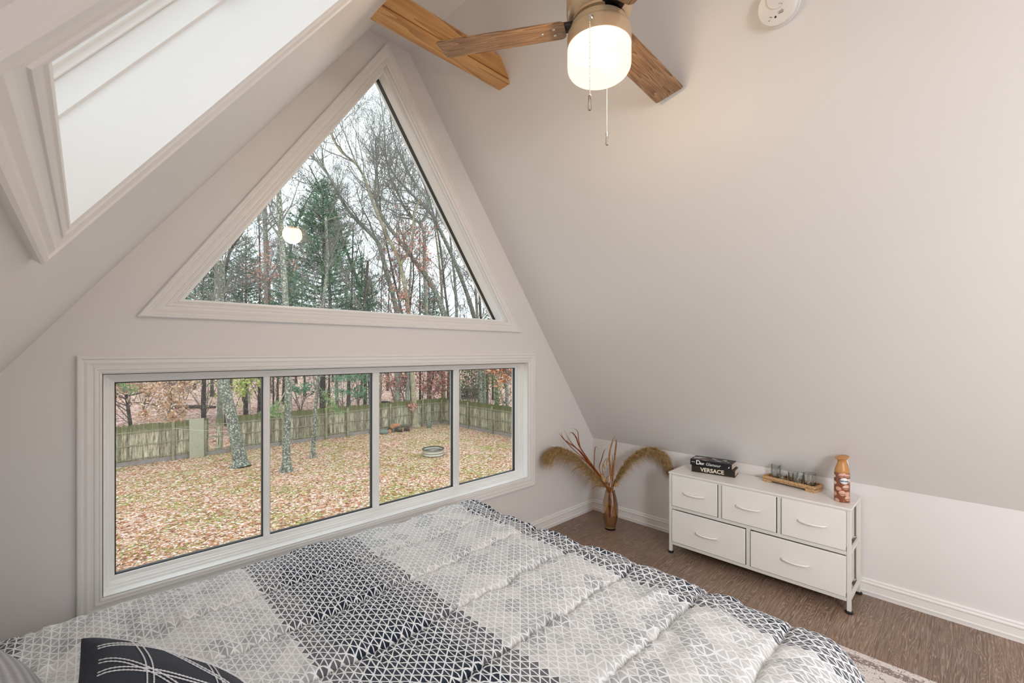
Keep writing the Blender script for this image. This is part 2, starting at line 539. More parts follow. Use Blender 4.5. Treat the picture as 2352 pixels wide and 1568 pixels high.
# ---- garden
def litter_mat(name, woods=False):
    m, nt, b = new_mat(name)
    g = NT(nt)
    tc = g.n('ShaderNodeTexCoord').outputs['Object']
    wob = g.noise(tc, 7.0, 2).outputs['Color']
    mixv = g.n('ShaderNodeMix', data_type='VECTOR')
    mixv.inputs[0].default_value = 0.07
    g.put(mixv.inputs[4], tc)
    g.put(mixv.inputs[5], wob)
    vo = g.n('ShaderNodeTexVoronoi')
    vo.inputs['Scale'].default_value = 16.0 if not woods else 8.0
    g.put(vo.inputs['Vector'], mixv.outputs[1])
    sp = g.n('ShaderNodeSeparateXYZ')
    g.put(sp.inputs[0], vo.outputs['Color'])
    r = sp.outputs[0]
    if woods:
        stops = [(0.0, (0.10, 0.045, 0.03)), (0.2, (0.26, 0.12, 0.075)), (0.45, (0.46, 0.25, 0.18)), (0.7, (0.60, 0.40, 0.32)), (1.0, (0.76, 0.62, 0.54))]
    else:
        stops = [(0.0, (0.15, 0.06, 0.03)), (0.16, (0.38, 0.14, 0.06)), (0.38, (0.50, 0.26, 0.14)), (0.62, (0.62, 0.41, 0.30)), (1.0, (0.82, 0.70, 0.62))]
    leaf = g.ramp(r, stops)
    if not woods:
        gn = g.noise(tc, 0.55, 4, 0.6).outputs['Fac']
        gsel = g.math('GREATER_THAN', g.math('ADD', g.math('MULTIPLY', gn, 0.9), g.math('MULTIPLY', sp.outputs[1], 0.42)), 0.765)
        grass = g.mix(sp.outputs[2], (0.13, 0.17, 0.03, 1), (0.40, 0.42, 0.10, 1))
        leaf = g.mix(g.math('MULTIPLY', gsel, 0.85), leaf, grass)
    gap = g.ramp(vo.outputs['Distance'], [(0.55, (1.1, 1.1, 1.1)), (0.95, (0.55, 0.52, 0.48))])
    mul = g.n('ShaderNodeMix', data_type='RGBA', blend_type='MULTIPLY')
    mul.inputs[0].default_value = 1.0
    g.put(mul.inputs[6], leaf)
    g.put(mul.inputs[7], gap)
    g.put(b.inputs['Base Color'], mul.outputs[2])
    b.inputs['Roughness'].default_value = 0.8
    b.inputs['Specular IOR Level'].default_value = 0.2
    g.put(b.inputs['Normal'], g.bump(g.math('ADD', r, vo.outputs['Distance']), 0.6, 0.05))
    return m
M['lawn'] = litter_mat('leaf_strewn_lawn')
M['woods'] = litter_mat('forest_leaf_litter', True)

def bark_mat(name, dark, light, lichen, amount=0.5, lscale=5.0):
    m, nt, b = new_mat(name)
    g = NT(nt)
    tc = g.n('ShaderNodeTexCoord').outputs['Object']
    n1 = g.noise(g.mapping(tc, (1, 1, 0.25)), 16, 4, 0.65).outputs['Fac']
    n2 = g.noise(tc, lscale, 5, 0.7).outputs['Fac']
    c = g.ramp(n1, [(0.35, dark), (0.65, light)])
    t = 0.62 - 0.22 * amount
    lf = g.ramp(n2, [(t, (0, 0, 0)), (t + 0.06, (1, 1, 1))])
    c = g.mix(lf, c, (*lichen, 1))
    g.put(b.inputs['Base Color'], c)
    b.inputs['Roughness'].default_value = 0.9
    b.inputs['Specular IOR Level'].default_value = 0.1
    g.put(b.inputs['Normal'], g.bump(n1, 0.6, 0.04))
    return m
M['bark_lichen'] = bark_mat('lichen_bark', (0.07, 0.075, 0.065), (0.21, 0.215, 0.185), (0.52, 0.55, 0.42), 0.42, 15)
M['bark_grey'] = bark_mat('grey_green_bark', (0.19, 0.21, 0.18), (0.36, 0.38, 0.33), (0.42, 0.47, 0.34), 0.5, 3)
M['bark_dark'] = bark_mat('dark_bark', (0.035, 0.03, 0.028), (0.10, 0.085, 0.075), (0.16, 0.18, 0.12), 0.3, 4)
M['bark_tan'] = bark_mat('tan_beech_bark', (0.24, 0.20, 0.14), (0.42, 0.36, 0.26), (0.40, 0.42, 0.25), 0.4, 4)
M['twig'] = plain('bare_twig', (0.21, 0.20, 0.18), 0.9, spec=0.1)

def leaf_mat(name, cols, scale=5.0):
    m, nt, b = new_mat(name)
    g = NT(nt)
    tc = g.n('ShaderNodeTexCoord').outputs['Object']
    vo = g.n('ShaderNodeTexVoronoi')
    vo.inputs['Scale'].default_value = scale
    g.put(vo.inputs['Vector'], tc)
    sp = g.n('ShaderNodeSeparateXYZ')
    g.put(sp.inputs[0], vo.outputs['Color'])
    n = len(cols)
    g.put(b.inputs['Base Color'], g.ramp(sp.outputs[0], [(i / (n - 1), c) for i, c in enumerate(cols)]))
    b.inputs['Roughness'].default_value = 0.7
    b.inputs['Specular IOR Level'].default_value = 0.2
    return m
M['leaf_tan'] = leaf_mat('tan_beech_leaves', [(0.46, 0.21, 0.09), (0.70, 0.43, 0.25), (0.84, 0.63, 0.44), (0.90, 0.77, 0.62)])
M['leaf_pale'] = leaf_mat('pale_fallen_leaves', [(0.46, 0.27, 0.18), (0.66, 0.46, 0.36), (0.80, 0.66, 0.57), (0.86, 0.78, 0.72)], 9)
M['leaf_rust'] = leaf_mat('rust_fallen_leaves', [(0.20, 0.06, 0.02), (0.38, 0.13, 0.05), (0.50, 0.22, 0.10), (0.56, 0.30, 0.16)], 9)
M['leaf_red'] = leaf_mat('rusty_red_oak_leaves', [(0.28, 0.08, 0.05), (0.48, 0.18, 0.12), (0.64, 0.33, 0.26), (0.74, 0.48, 0.41)])
M['leaf_orange'] = leaf_mat('orange_oak_leaves', [(0.40, 0.12, 0.04), (0.64, 0.24, 0.09), (0.74, 0.40, 0.24), (0.80, 0.55, 0.42)])
M['leaf_lime'] = leaf_mat('yellow_green_leaves', [(0.25, 0.32, 0.06), (0.45, 0.50, 0.10), (0.55, 0.62, 0.22), (0.62, 0.60, 0.15)])
M['needle'] = leaf_mat('white_pine_needles', [(0.03, 0.10, 0.055), (0.08, 0.21, 0.11), (0.14, 0.31, 0.18), (0.25, 0.42, 0.25)], 4)
M['needle_bright'] = leaf_mat('bright_pine_needles', [(0.12, 0.22, 0.08), (0.25, 0.38, 0.14), (0.38, 0.50, 0.25)], 6)
M['ivy'] = leaf_mat('dark_green_ivy', [(0.05, 0.09, 0.03), (0.12, 0.17, 0.06), (0.22, 0.26, 0.10)], 6)

def fence_mat():
    m, nt, b = new_mat('mossy_weathered_boards')
    g = NT(nt)
    tc = g.n('ShaderNodeTexCoord').outputs['Object']
    sp = g.n('ShaderNodeSeparateXYZ')
    g.put(sp.inputs[0], tc)
    col = g.noise(g.mapping(tc, (6.8, 6.8, 0.15)), 1.0, 2).outputs['Fac']
    st = g.noise(g.mapping(tc, (14, 14, 1.2)), 1.2, 5, 0.7).outputs['Fac']
    c = g.ramp(st, [(0.32, (0.06, 0.05, 0.03)), (0.45, (0.24, 0.23, 0.165)), (0.58, (0.46, 0.45, 0.36)), (0.72, (0.64, 0.63, 0.54))])
    bw = g.n('ShaderNodeTexWhiteNoise', noise_dimensions='1D')
    g.put(bw.inputs['W'], g.math('FLOOR', g.math('MULTIPLY', sp.outputs[0], 6.9)))
    tone = g.ramp(bw.outputs['Value'], [(0.0, (0.55, 0.54, 0.50)), (0.5, (1.05, 1.03, 0.95)), (1.0, (1.4, 1.37, 1.27))])
    mu = g.n('ShaderNodeMix', data_type='RGBA', blend_type='MULTIPLY')
    mu.inputs[0].default_value = 1.0
    g.put(mu.inputs[6], c)
    g.put(mu.inputs[7], tone)
    c = mu.outputs[2]
    c = g.mix(g.ramp(col, [(0.5, (0, 0, 0)), (0.7, (0.6, 0.6, 0.6))]), c, (0.22, 0.15, 0.10, 1))
    zz = g.math('ADD', sp.outputs[2], g.math('MULTIPLY', g.math('SUBTRACT', st, 0.5), 0.5))
    moss = g.ramp(zz, [(0.0, (0, 0, 0)), (0.5, (0, 0, 0)), (0.62, (1, 1, 1))])
    mr = g.n('ShaderNodeMapRange')
    mr.inputs['From Min'].default_value = 1.35
    mr.inputs['From Max'].default_value = 1.6
    g.put(mr.inputs['Value'], zz)
    c = g.mix(g.math('MULTIPLY', mr.outputs[0], 0.85), c, (0.10, 0.115, 0.035, 1))
    g.put(b.inputs['Base Color'], c)
    b.inputs['Roughness'].default_value = 0.9
    b.inputs['Specular IOR Level'].default_value = 0.1
    return m
M['fence'] = fence_mat()
M['fence_rail'] = plain('mossy_rail_wood', (0.27, 0.265, 0.17), 0.9, vary=0.55, vscale=5, spec=0.1)
M['kick'] = plain('grey_kick_board', (0.30, 0.27, 0.25), 0.9, vary=0.3, vscale=6, spec=0.1)
M['ply'] = plain('weathered_plywood', (0.40, 0.39, 0.29), 0.9, vary=0.25, vscale=14, spec=0.1)
M['steel_ring'] = plain('galvanised_ring_steel', (0.50, 0.47, 0.40), 0.45, 0.7, vary=0.2, vscale=8)
M['log_end'] = plain('split_log_wood', (0.48, 0.22, 0.10), 0.85, vary=0.4, vscale=9)
M['stone'] = plain('mossy_stone', (0.16, 0.20, 0.16), 0.9, vary=0.4, vscale=8)
M['wire'] = plain('grey_wire', (0.55, 0.55, 0.52), 0.5)

# ------------------------------------------------------------------ mesh helpers
def rdir(r):
    while True:
        v = Vector((r.uniform(-1, 1), r.uniform(-1, 1), r.uniform(-1, 1)))
        if 0.05 < v.length < 1:
            return v.normalized()

class MB:
    def __init__(s):
        s.v, s.f, s.uv = [], [], None
    def __bool__(s):
        return True
    def add(s, vs, fs):
        o = len(s.v)
        s.v.extend([tuple(p) for p in vs])
        s.f.extend([tuple(i + o for i in f) for f in fs])
        return o
    def box(s, lo, hi, mat=None):
        (x0, y0, z0), (x1, y1, z1) = lo, hi
        vs = [(x0, y0, z0), (x1, y0, z0), (x1, y1, z0), (x0, y1, z0), (x0, y0, z1), (x1, y0, z1), (x1, y1, z1), (x0, y1, z1)]
        if mat is not None:
            vs = [mat @ Vector(p) for p in vs]
        s.add(vs, [(0, 3, 2, 1), (4, 5, 6, 7), (0, 1, 5, 4), (1, 2, 6, 5), (2, 3, 7, 6), (3, 0, 4, 7)])
        return s
    def tube(s, pts, rad, n=8, cap=True):
        pts = [Vector(p) for p in pts]
        if not hasattr(rad, '__len__'):
            rad = [rad] * len(pts)
        o = len(s.v)
        t0 = (pts[1] - pts[0]).normalized()
        a = Vector((0, 0, 1)) if abs(t0.z) < 0.9 else Vector((1, 0, 0))
        u = t0.cross(a).normalized()
        for i, p in enumerate(pts):
            if i == 0:
                t = t0
            elif i == len(pts) - 1:
                t = pts[i] - pts[i - 1]
            else:
                t = pts[i + 1] - pts[i - 1]
            t = t.normalized()
            u = (u - t * u.dot(t))
            u = u.normalized() if u.length > 1e-6 else t.orthogonal().normalized()
            w = t.cross(u)
            for k in range(n):
                an = 2 * PI * k / n
                s.v.append(tuple(p + (u * math.cos(an) + w * math.sin(an)) * rad[i]))
        for i in range(len(pts) - 1):
            for k in range(n):
                a0 = o + i * n + k
                a1 = o + i * n + (k + 1) % n
                s.f.append((a0, a1, a1 + n, a0 + n))
        if cap:
            s.f.append(tuple(o + k for k in reversed(range(n))))
            s.f.append(tuple(o + (len(pts) - 1) * n + k for k in range(n)))
        return s
    def lathe(s, prof, n=32, c=(0, 0, 0), close=False, fac=None):
        o = len(s.v)
        m = len(prof)
        for r, z in prof:
            for k in range(n):
                an = 2 * PI * k / n
                rr = r * (fac(an, z) if fac else 1)
                s.v.append((c[0] + rr * math.cos(an), c[1] + rr * math.sin(an), c[2] + z))
        rng = m if close else m - 1
        for i in range(rng):
            j = (i + 1) % m
            for k in range(n):
                k2 = (k + 1) % n
                s.f.append((o + i * n + k, o + i * n + k2, o + j * n + k2, o + j * n + k))
        if not close:
            s.f.append(tuple(o + k for k in reversed(range(n))))
            s.f.append(tuple(o + (m - 1) * n + k for k in range(n)))
        return s
    def sphere(s, c, r, nu=12, nv=8, sc=(1, 1, 1), mat=None):
        o = len(s.v)
        for i in range(nv + 1):
            th = PI * i / nv
            for k in range(nu):
                ph = 2 * PI * k / nu
                p = Vector((math.sin(th) * math.cos(ph) * r * sc[0], math.sin(th) * math.sin(ph) * r * sc[1], math.cos(th) * r * sc[2]))
                if mat is not None:
                    p = mat @ p
                s.v.append((c[0] + p[0], c[1] + p[1], c[2] + p[2]))
        for i in range(nv):
            for k in range(nu):
                k2 = (k + 1) % nu
                s.f.append((o + i * nu + k, o + (i + 1) * nu + k, o + (i + 1) * nu + k2, o + i * nu + k2))
        return s
    def xform(s, mat):
        s.v = [tuple(mat @ Vector(p)) for p in s.v]
        return s
    def obj(s, name, mat, parent=None, loc=(0, 0, 0), smooth=False, bevel=0.0, seg=2, weld=False):
        me = bpy.data.meshes.new(name)
        me.from_pydata(s.v, [], s.f)
        me.materials.append(mat)
        if s.uv is not None:
            lay = me.uv_layers.new(name='UVMap')
            idx = np.empty(len(me.loops), dtype=np.int32)
            me.loops.foreach_get('vertex_index', idx)
            lay.data.foreach_set('uv', np.asarray(s.uv, dtype=np.float32)[idx].ravel())
        o = bpy.data.objects.new(name, me)
        COL.objects.link(o)
        o.location = loc
        if parent is not None:
            o.parent = parent
        if smooth:
            me.polygons.foreach_set('use_smooth', [True] * len(me.polygons))
            if smooth != 'all':
                try:
                    me.set_sharp_from_angle(angle=math.radians(42))
                except Exception:
                    pass
        me.update()
        if bevel:
            md = o.modifiers.new('bevel', 'BEVEL')
            md.width = bevel
            md.segments = seg
            md.limit_method = 'ANGLE'
            md.angle_limit = math.radians(40)
            me.polygons.foreach_set('use_smooth', [True] * len(me.polygons))
            try:
                me.set_sharp_from_angle(angle=math.radians(60))
            except Exception:
                pass
            md.harden_normals = False
        return o

def thing(name, label, cat, loc=(0, 0, 0), rotz=0.0, group=None, rot=None):
    o = bpy.data.objects.new(name, None)
    COL.objects.link(o)
    o.empty_display_size = 0.1
    o.location = loc
    o.rotation_euler = rot if rot is not None else (0, 0, rotz)
    o['label'] = label
    o['category'] = cat
    if group:
        o['group'] = group
    return o

def tag(o, label, cat, group=None, kind=None):
    o['label'] = label
    o['category'] = cat
    if group:
        o['group'] = group
    if kind:
        o['kind'] = kind
    return o

def struct(o, label=None, cat=None):
    o['kind'] = 'structure'
    if label:
        o['label'] = label
        o['category'] = cat
    return o

def text_mb(body, size, extrude=0.0004, bold=0.0, shear=0.0):
    cu = bpy.data.curves.new('lettering_curve', 'FONT')
    cu.body = body
    cu.size = size
    cu.extrude = extrude
    cu.offset = bold
    cu.shear = shear
    cu.align_x = 'CENTER'
    cu.align_y = 'CENTER'
    cu.resolution_u = 4
    t = bpy.data.objects.new('lettering_curve', cu)
    COL.objects.link(t)
    bpy.context.view_layer.update()
    dg = bpy.context.evaluated_depsgraph_get()
    me = bpy.data.meshes.new_from_object(t.evaluated_get(dg))
    mb = MB()
    mb.add([v.co[:] for v in me.vertices], [tuple(p.vertices) for p in me.polygons])
    bpy.data.objects.remove(t)
    bpy.data.curves.remove(cu)
    bpy.data.meshes.remove(me)
    return mb

def offset_poly(poly, d):
    n = len(poly)
    out = []
    for i in range(n):
        p0, p1, p2 = (Vector((*poly[(i + k) % n], 0)) for k in (-1, 0, 1))
        a, b = (p1 - p0).normalized(), (p2 - p1).normalized()
        na, nb = Vector((-a.y, a.x, 0)), Vector((-b.y, b.x, 0))   # inward for a counter-clockwise polygon
        den = 1 + na.dot(nb)
        q = p1 + (na + nb) * (d / den)
        out.append((q.x, q.y))
    return out

def sweep_frame(poly, prof, to3d, closed=False):
    """profile of (inward offset, height) swept round a counter-clockwise polygon with mitred corners"""
    mb = MB()
    n = len(poly)
    rings = []
    for d, h in prof:
        rings.append([to3d(p[0], p[1], h) for p in offset_poly(poly, d)])
    for r in rings:
        mb.v.extend([tuple(p) for p in r])
    m = len(prof)
    for i in range(m if closed else m - 1):
        j = (i + 1) % m
        for k in range(n):
            k2 = (k + 1) % n
            mb.f.append((i * n + k, i * n + k2, j * n + k2, j * n + k))
    return mb

def fix_normals(o):
    bm = bmesh.new()
    bm.from_mesh(o.data)
    bmesh.ops.recalc_face_normals(bm, faces=bm.faces)
    bm.to_mesh(o.data)
    bm.free()
    return o

# ------------------------------------------------------------------ room shell
YG, YB = 2.279, -3.2
XR, XL = 3.176, -0.702
ZK, ZC = 0.617, 3.114
CR, CL = 1.361, 1.113
TH = 0.16
SL_N = Vector((0.8094, 0, -0.5873))      # left slope, normal into the room
SL_S = Vector((0.5873, 0, 0.8094))       # left slope, direction up
SL_P = Vector((CL, 0, ZC))

def sl_pt(y, s, h=0.0):
    return SL_P + SL_S * s + SL_N * h + Vector((0, y, 0))

mb = MB()
mb.box((XL - 0.2, YB - 0.2, -0.2), (XR + 0.2, YG + 0.2, 0.0))
struct(mb.obj('floor', M['floor']))
mb = MB()
mb.box((CL - 0.02, YB, ZC), (CR + 0.02, YG, ZC + 0.12))
struct(mb.obj('ceiling', M['wall']))

def wall_with_holes(name, outer, holes, y0, y1):
    bm = bmesh.new()
    edges = []
    for loop in [outer] + holes:
        vs = [bm.verts.new((p[0], y0, p[1])) for p in loop]
        for i in range(len(vs)):
            edges.append(bm.edges.new((vs[i], vs[(i + 1) % len(vs)])))
    bmesh.ops.triangle_fill(bm, use_beauty=True, use_dissolve=False, edges=edges)
    # keep only faces outside the holes
    def inside(pt, poly):
        c = False
        j = len(poly) - 1
        for i in range(len(poly)):
            xi, zi = poly[i]
            xj, zj = poly[j]
            if (zi > pt[1]) != (zj > pt[1]) and pt[0] < (xj - xi) * (pt[1] - zi) / (zj - zi) + xi:
                c = not c
            j = i
        return c
    bad = []
    for f in bm.faces:
        c = f.calc_center_median()
        if any(inside((c.x, c.z), h) for h in holes):
            bad.append(f)
    bmesh.ops.delete(bm, geom=bad, context='FACES_ONLY')
    r = bmesh.ops.extrude_face_region(bm, geom=list(bm.faces))
    vs = [g for g in r['geom'] if isinstance(g, bmesh.types.BMVert)]
    bmesh.ops.translate(bm, verts=vs, vec=(0, y1 - y0, 0))
    bmesh.ops.recalc_face_normals(bm, faces=bm.faces)
    me = bpy.data.meshes.new(name)
    bm.to_mesh(me)
    bm.free()
    me.materials.append(M['wall'])
    o = bpy.data.objects.new(name, me)
    COL.objects.link(o)
    return struct(o)

gable = [(XL, 0), (XR, 0), (XR, ZK), (CR, ZC), (CL, ZC), (XL, ZK)]
W1 = [(-0.023, 0.369), (2.426, 0.369), (2.426, 1.353), (-0.023, 1.353)]      # casing outline, long window
W2 = [(0.145, 1.506), (2.283, 1.506), (1.214, 3.092)]                        # casing outline, triangle window
JD = 0.070
wall_with_holes('wall_front', gable, [offset_poly(W1, JD), offset_poly(W2, JD)], YG, YG + TH)
wall_with_holes('wall_back', gable, [], YB - TH, YB)
mb = MB()
mb.box((XR, YB, 0), (XR + 0.12, YG, ZK + 0.05))
struct(mb.obj('wall_right', M['wall']))
mb = MB()
mb.box((XL - 0.12, YB, 0), (XL, YG, ZK + 0.05))
struct(mb.obj('wall_left', M['wall']))
# right slope
mb = MB()
nr = Vector((0.8094, 0, 0.5873)) * 0.14
a, b_ = Vector((XR, 0, ZK)), Vector((CR, 0, ZC))
ya, yb = Vector((0, YB, 0)), Vector((0, YG, 0))
mb.add([a + ya, a + yb, b_ + yb, b_ + ya, a + ya + nr, a + yb + nr, b_ + yb + nr, b_ + ya + nr],
       [(0, 1, 2, 3), (7, 6, 5, 4), (0, 4, 5, 1), (1, 5, 6, 2), (2, 6, 7, 3), (3, 7, 4, 0)])
struct(mb.obj('wall_right_slope', M['wall']))
# left slope with the roof window's opening: four slabs round it
S_BOT = (Vector((XL, 0, ZK)) - SL_P).dot(SL_S)
SKY_Y0, SKY_Y1, SKY_S0, SKY_S1 = 0.392, 0.884, -1.930, -0.86
def slope_slab(mb, y0, y1, s0, s1, t=-0.14):
    vs = [sl_pt(y0, s0), sl_pt(y1, s0), sl_pt(y1, s1), sl_pt(y0, s1), sl_pt(y0, s0, t), sl_pt(y1, s0, t), sl_pt(y1, s1, t), sl_pt(y0, s1, t)]
    mb.add(vs, [(3, 2, 1, 0), (4, 5, 6, 7), (1, 5, 4, 0), (2, 6, 5, 1), (3, 7, 6, 2), (0, 4, 7, 3)])
mb = MB()
OG = 0.008
slope_slab(mb, YB, SKY_Y0 - OG, S_BOT, 0)
slope_slab(mb, SKY_Y1 + OG, YG, S_BOT, 0)
slope_slab(mb, SKY_Y0 - OG, SKY_Y1 + OG, S_BOT, SKY_S0 - OG)
slope_slab(mb, SKY_Y0 - OG, SKY_Y1 + OG, SKY_S1 + OG, 0)
struct(mb.obj('wall_left_slope', M['wall']))

# baseboards
BB = [(0.0, 0.0), (0.013, 0.0), (0.013, 0.016), (0.0155, 0.018), (0.0155, 0.024), (0.012, 0.028), (0.010, 0.062), (0.0135, 0.066), (0.0135, 0.072), (0.008, 0.078), (0.009, 0.086), (0.004, 0.092), (0.0, 0.092)]
def baseboard(name, p0, p1, nrm):
    mb = MB()
    n = len(BB)
    for p in (p0, p1):
        for d, z in BB:
            mb.v.append((p[0] + nrm[0] * d, p[1] + nrm[1] * d, z))
    for i in range(n):
        j = (i + 1) % n
        mb.f.append((i, j, n + j, n + i))
    o = mb.obj(name, M['trim'])
    fix_normals(o)
    return struct(o)
baseboard('baseboard_front', (XL, YG), (XR, YG), (0, -1))
baseboard('baseboard_right', (XR, YB), (XR, YG), (-1, 0))

# ------------------------------------------------------------------ windows
CASING = [(0.0, 0.0), (0.0, 0.017), (0.004, 0.0195), (0.012, 0.0195), (0.0145, 0.0150), (0.019, 0.0145), (0.028, 0.0165), (0.037, 0.0130), (0.046, 0.0120), (0.0475, 0.0145), (0.052, 0.0145), (0.0535, 0.0105), (0.060, 0.0095), (0.0625, 0.0115), (0.068, 0.0085), (0.068, 0.0)]
FRAME = [(0.072, 0.002), (0.0725, -0.045), (0.079, -0.047), (0.080, -0.058), (0.0865, -0.060), (0.0875, -0.072), (0.093, -0.074), (0.094, -0.088), (0.106, -0.090), (0.1075, -0.096), (0.108, -0.128), (0.066, -0.13)]
GASK = [(0.1075, -0.097), (0.1115, -0.098), (0.1115, -0.118), (0.1075, -0.118)]
def g3(x, z, h):
    return (x, YG - h, z)

def window(name, poly, FRAME, GASK):
    root = sweep_frame(poly, FRAME, g3).obj(name, M['vinyl'])
    fix_normals(root)
    struct(root)
    c = sweep_frame(poly, CASING, g3).obj('casing', M['trim'], root)
    fix_normals(c)
    k = sweep_frame(poly, GASK, g3, True).obj('gasket', M['gasket'], root)
    fix_normals(k)
    return root

w1 = window('window_1', W1, FRAME, GASK)
GW = offset_poly(W1, 0.105)
zlo, zhi = GW[0][1], GW[2][1]
cuts = [GW[0][0]]
for xa, xb in ((0.6185, 0.6465), (1.180, 1.2185), (1.7485, 1.791)):
    mbm = MB().box((xa, YG + 0.084, zlo), (xb, YG + 0.13, zhi))
    mbm.obj('mullion', M['vinyl'], w1, bevel=0.003)
    mg = MB()
    for x in (xa - 0.004, xb):
        mg.box((x, YG + 0.098, zlo), (x + 0.004, YG + 0.118, zhi))
    mg.obj('gasket', M['gasket'], w1)
    cuts += [xa, xb]
cuts.append(GW[1][0])
for i in range(0, len(cuts), 2):
    pm = MB()
    xa, xb, yy = cuts[i] - 0.003, cuts[i + 1] + 0.003, YG + 0.108
    pm.add([(xa, yy, zlo - 0.003), (xb, yy, zlo - 0.003), (xb, yy, zhi + 0.003), (xa, yy, zhi + 0.003)], [(0, 1, 2, 3)])
    pm.obj('pane', M['glass'], w1)

TRI_FRAME = [(0.070, 0.002), (0.0705, -0.028), (0.0825, -0.030), (0.084, -0.033), (0.0845, -0.091), (0.0845, -0.128), (0.066, -0.13)]
TRI_GASK = [(0.0840, -0.091), (0.0875, -0.092), (0.0875, -0.117), (0.0840, -0.117)]
w2 = window('window_2', W2, TRI_FRAME, TRI_GASK)
tri = offset_poly(W2, 0.083)
pm = MB()
pm.add([(p[0], YG + 0.108, p[1]) for p in tri], [(0, 1, 2)])
pm.obj('pane', M['glass'], w2)

# roof window in the left slope
def k3(y, s, h):
    return tuple(sl_pt(y, s, h))
SKYP = [(SKY_Y0 - 0.060, SKY_S0 - 0.060), (SKY_Y1 + 0.060, SKY_S0 - 0.060), (SKY_Y1 + 0.060, SKY_S1 + 0.060), (SKY_Y0 - 0.060, SKY_S1 + 0.060)]
SKY_JAMB = [(0.0605, 0.0035), (0.0605, -0.088), (0.066, -0.090), (0.066, -0.120), (0.064, -0.122)]
w3 = sweep_frame(SKYP, SKY_JAMB, k3).obj('window_3', M['trim'])
fix_normals(w3)
struct(w3)
SC_CAS = [(d * 0.90, h * 0.72) for d, h in CASING]
c3 = sweep_frame(SKYP, SC_CAS, k3).obj('casing', M['trim'], w3)
fix_normals(c3)
SASH = [(0.058, -0.120), (0.072, -0.121), (0.074, -0.128), (0.082, -0.129), (0.083, -0.138), (0.096, -0.140), (0.098, -0.152), (0.050, -0.154)]
s3 = sweep_frame(SKYP, SASH, k3).obj('sash', M['vinyl'], w3)
fix_normals(s3)
gp = offset_poly(SKYP, 0.094)
pm = MB()
pm.add([k3(p[0], p[1], -0.146) for p in gp], [(0, 1, 2, 3)])
pm.obj('pane', M['glass'], w3)
lt = MB()
lp = sl_pt(SKY_Y1 - 0.012, -1.49, -0.100)
lt.tube([lp, lp + SL_S * 0.10], 0.006, 10)
lt.tube([lp + SL_S * 0.03 + Vector((0, 0.012, 0)), lp + SL_S * 0.03], 0.004, 8)
lt.tube([lp + SL_S * 0.08 + Vector((0, 0.012, 0)), lp + SL_S * 0.08], 0.004, 8)
lt.obj('latch', M['chrome'], w3, smooth=True)

# cedar collar beam
def beam():
    z0, z1, ya, yb = 2.775, 2.884, 1.681, 1.768
    def xr(z):
        return CR + (ZC - z) * (XR - CR) / (ZC - ZK) + 0.012
    def xl(z):
        return CL - (ZC - z) * (XR - CR) / (ZC - ZK) - 0.012
    mb = MB()
    def course(za, zb, y0, y1):
        vs = [(xl(za), y0, za), (xr(za), y0, za), (xr(za), y1, za), (xl(za), y1, za), (xl(zb), y0, zb), (xr(zb), y0, zb), (xr(zb), y1, zb), (xl(zb), y1, zb)]
        mb.add(vs, [(0, 3, 2, 1), (4, 5, 6, 7), (0, 1, 5, 4), (1, 2, 6, 5), (2, 3, 7, 6), (3, 0, 4, 7)])
    course(z0, z0 + 0.018, ya, yb)
    course(z0 + 0.019, z1, ya - 0.006, yb + 0.006)
    o = mb.obj('beam', M['cedar'], bevel=0.004)
    return struct(o, 'golden cedar collar beam running between the two slopes above the triangle window', 'beam')
beam()

# ------------------------------------------------------------------ ceiling fan
FAN = Vector((1.237, 0.864, 0))
fan = thing('ceiling_fan', 'wood-bladed ceiling fan with a brushed nickel body and a lit opal globe', 'ceiling fan', (FAN.x, FAN.y, ZC))
def fz(z):
    return z - ZC
MB().lathe([(0.0, fz(3.112)), (0.072, fz(3.112)), (0.072, fz(3.095)), (0.055, fz(3.045)), (0.02, fz(3.03))], 40).obj('canopy', M['nickel'], fan, smooth=True)
MB().tube([(0, 0, fz(3.05)), (0, 0, fz(2.57))], 0.0135, 20).obj('downrod', M['nickel'], fan, smooth=True)
MB().lathe([(0.018, fz(2.61)), (0.045, fz(2.60)), (0.095, fz(2.575)), (0.108, fz(2.555)), (0.108, fz(2.500)), (0.098, fz(2.482)), (0.088, fz(2.478)), (0.088, fz(2.470)), (0.074, fz(2.468)), (0.074, fz(2.452))], 56).obj('motor_housing', M['nickel'], fan, smooth=True)
MB().lathe([(0.06, fz(2.458)), (0.092, fz(2.457)), (0.0935, fz(2.455)), (0.0935, fz(2.440)), (0.0945, fz(2.437)), (0.101, fz(2.434)), (0.1045, fz(2.428)), (0.1055, fz(2.420)), (0.1055, fz(2.385)), (0.1035, fz(2.383)), (0.1015, fz(2.383)), (0.1015, fz(2.392)), (0.05, fz(2.394))], 64).obj('light_fitter', M['nickel'], fan, smooth=True)
gl = []
RG, ZT, ZB, RC = 0.1045, 2.387, 2.289, 0.034
gl.append((0.1005, fz(ZT)))
gl.append((RG, fz(ZT - 0.006)))
for i in range(9):
    an = PI / 2 * i / 8
    gl.append((RG - RC + RC * math.cos(an), fz(ZB + RC - RC * math.sin(an))))
gl.append((0.04, fz(ZB - 0.001)))
gl.append((0.004, fz(ZB - 0.0015)))
globe = MB().lathe(gl, 64).obj('globe', M['globe'], fan, smooth='all')
bl = MB().sphere((0, 0, 0), 0.028, 16, 12, (1, 1, 1.25))
bulb = bl.obj('bulb', M['bulb'], globe, (0.035, -0.02, fz(2.345)), smooth='all')
ld = bpy.data.lights.new('bulb_light', 'POINT')
ld.energy = FAN_LIGHT
ld.color = (1.0, 0.75, 0.49)
ld.shadow_soft_size = 0.075
lo = bpy.data.objects.new('bulb_light', ld)
COL.objects.link(lo)
lo.parent = globe
lo.location = (0, 0, fz(2.335))
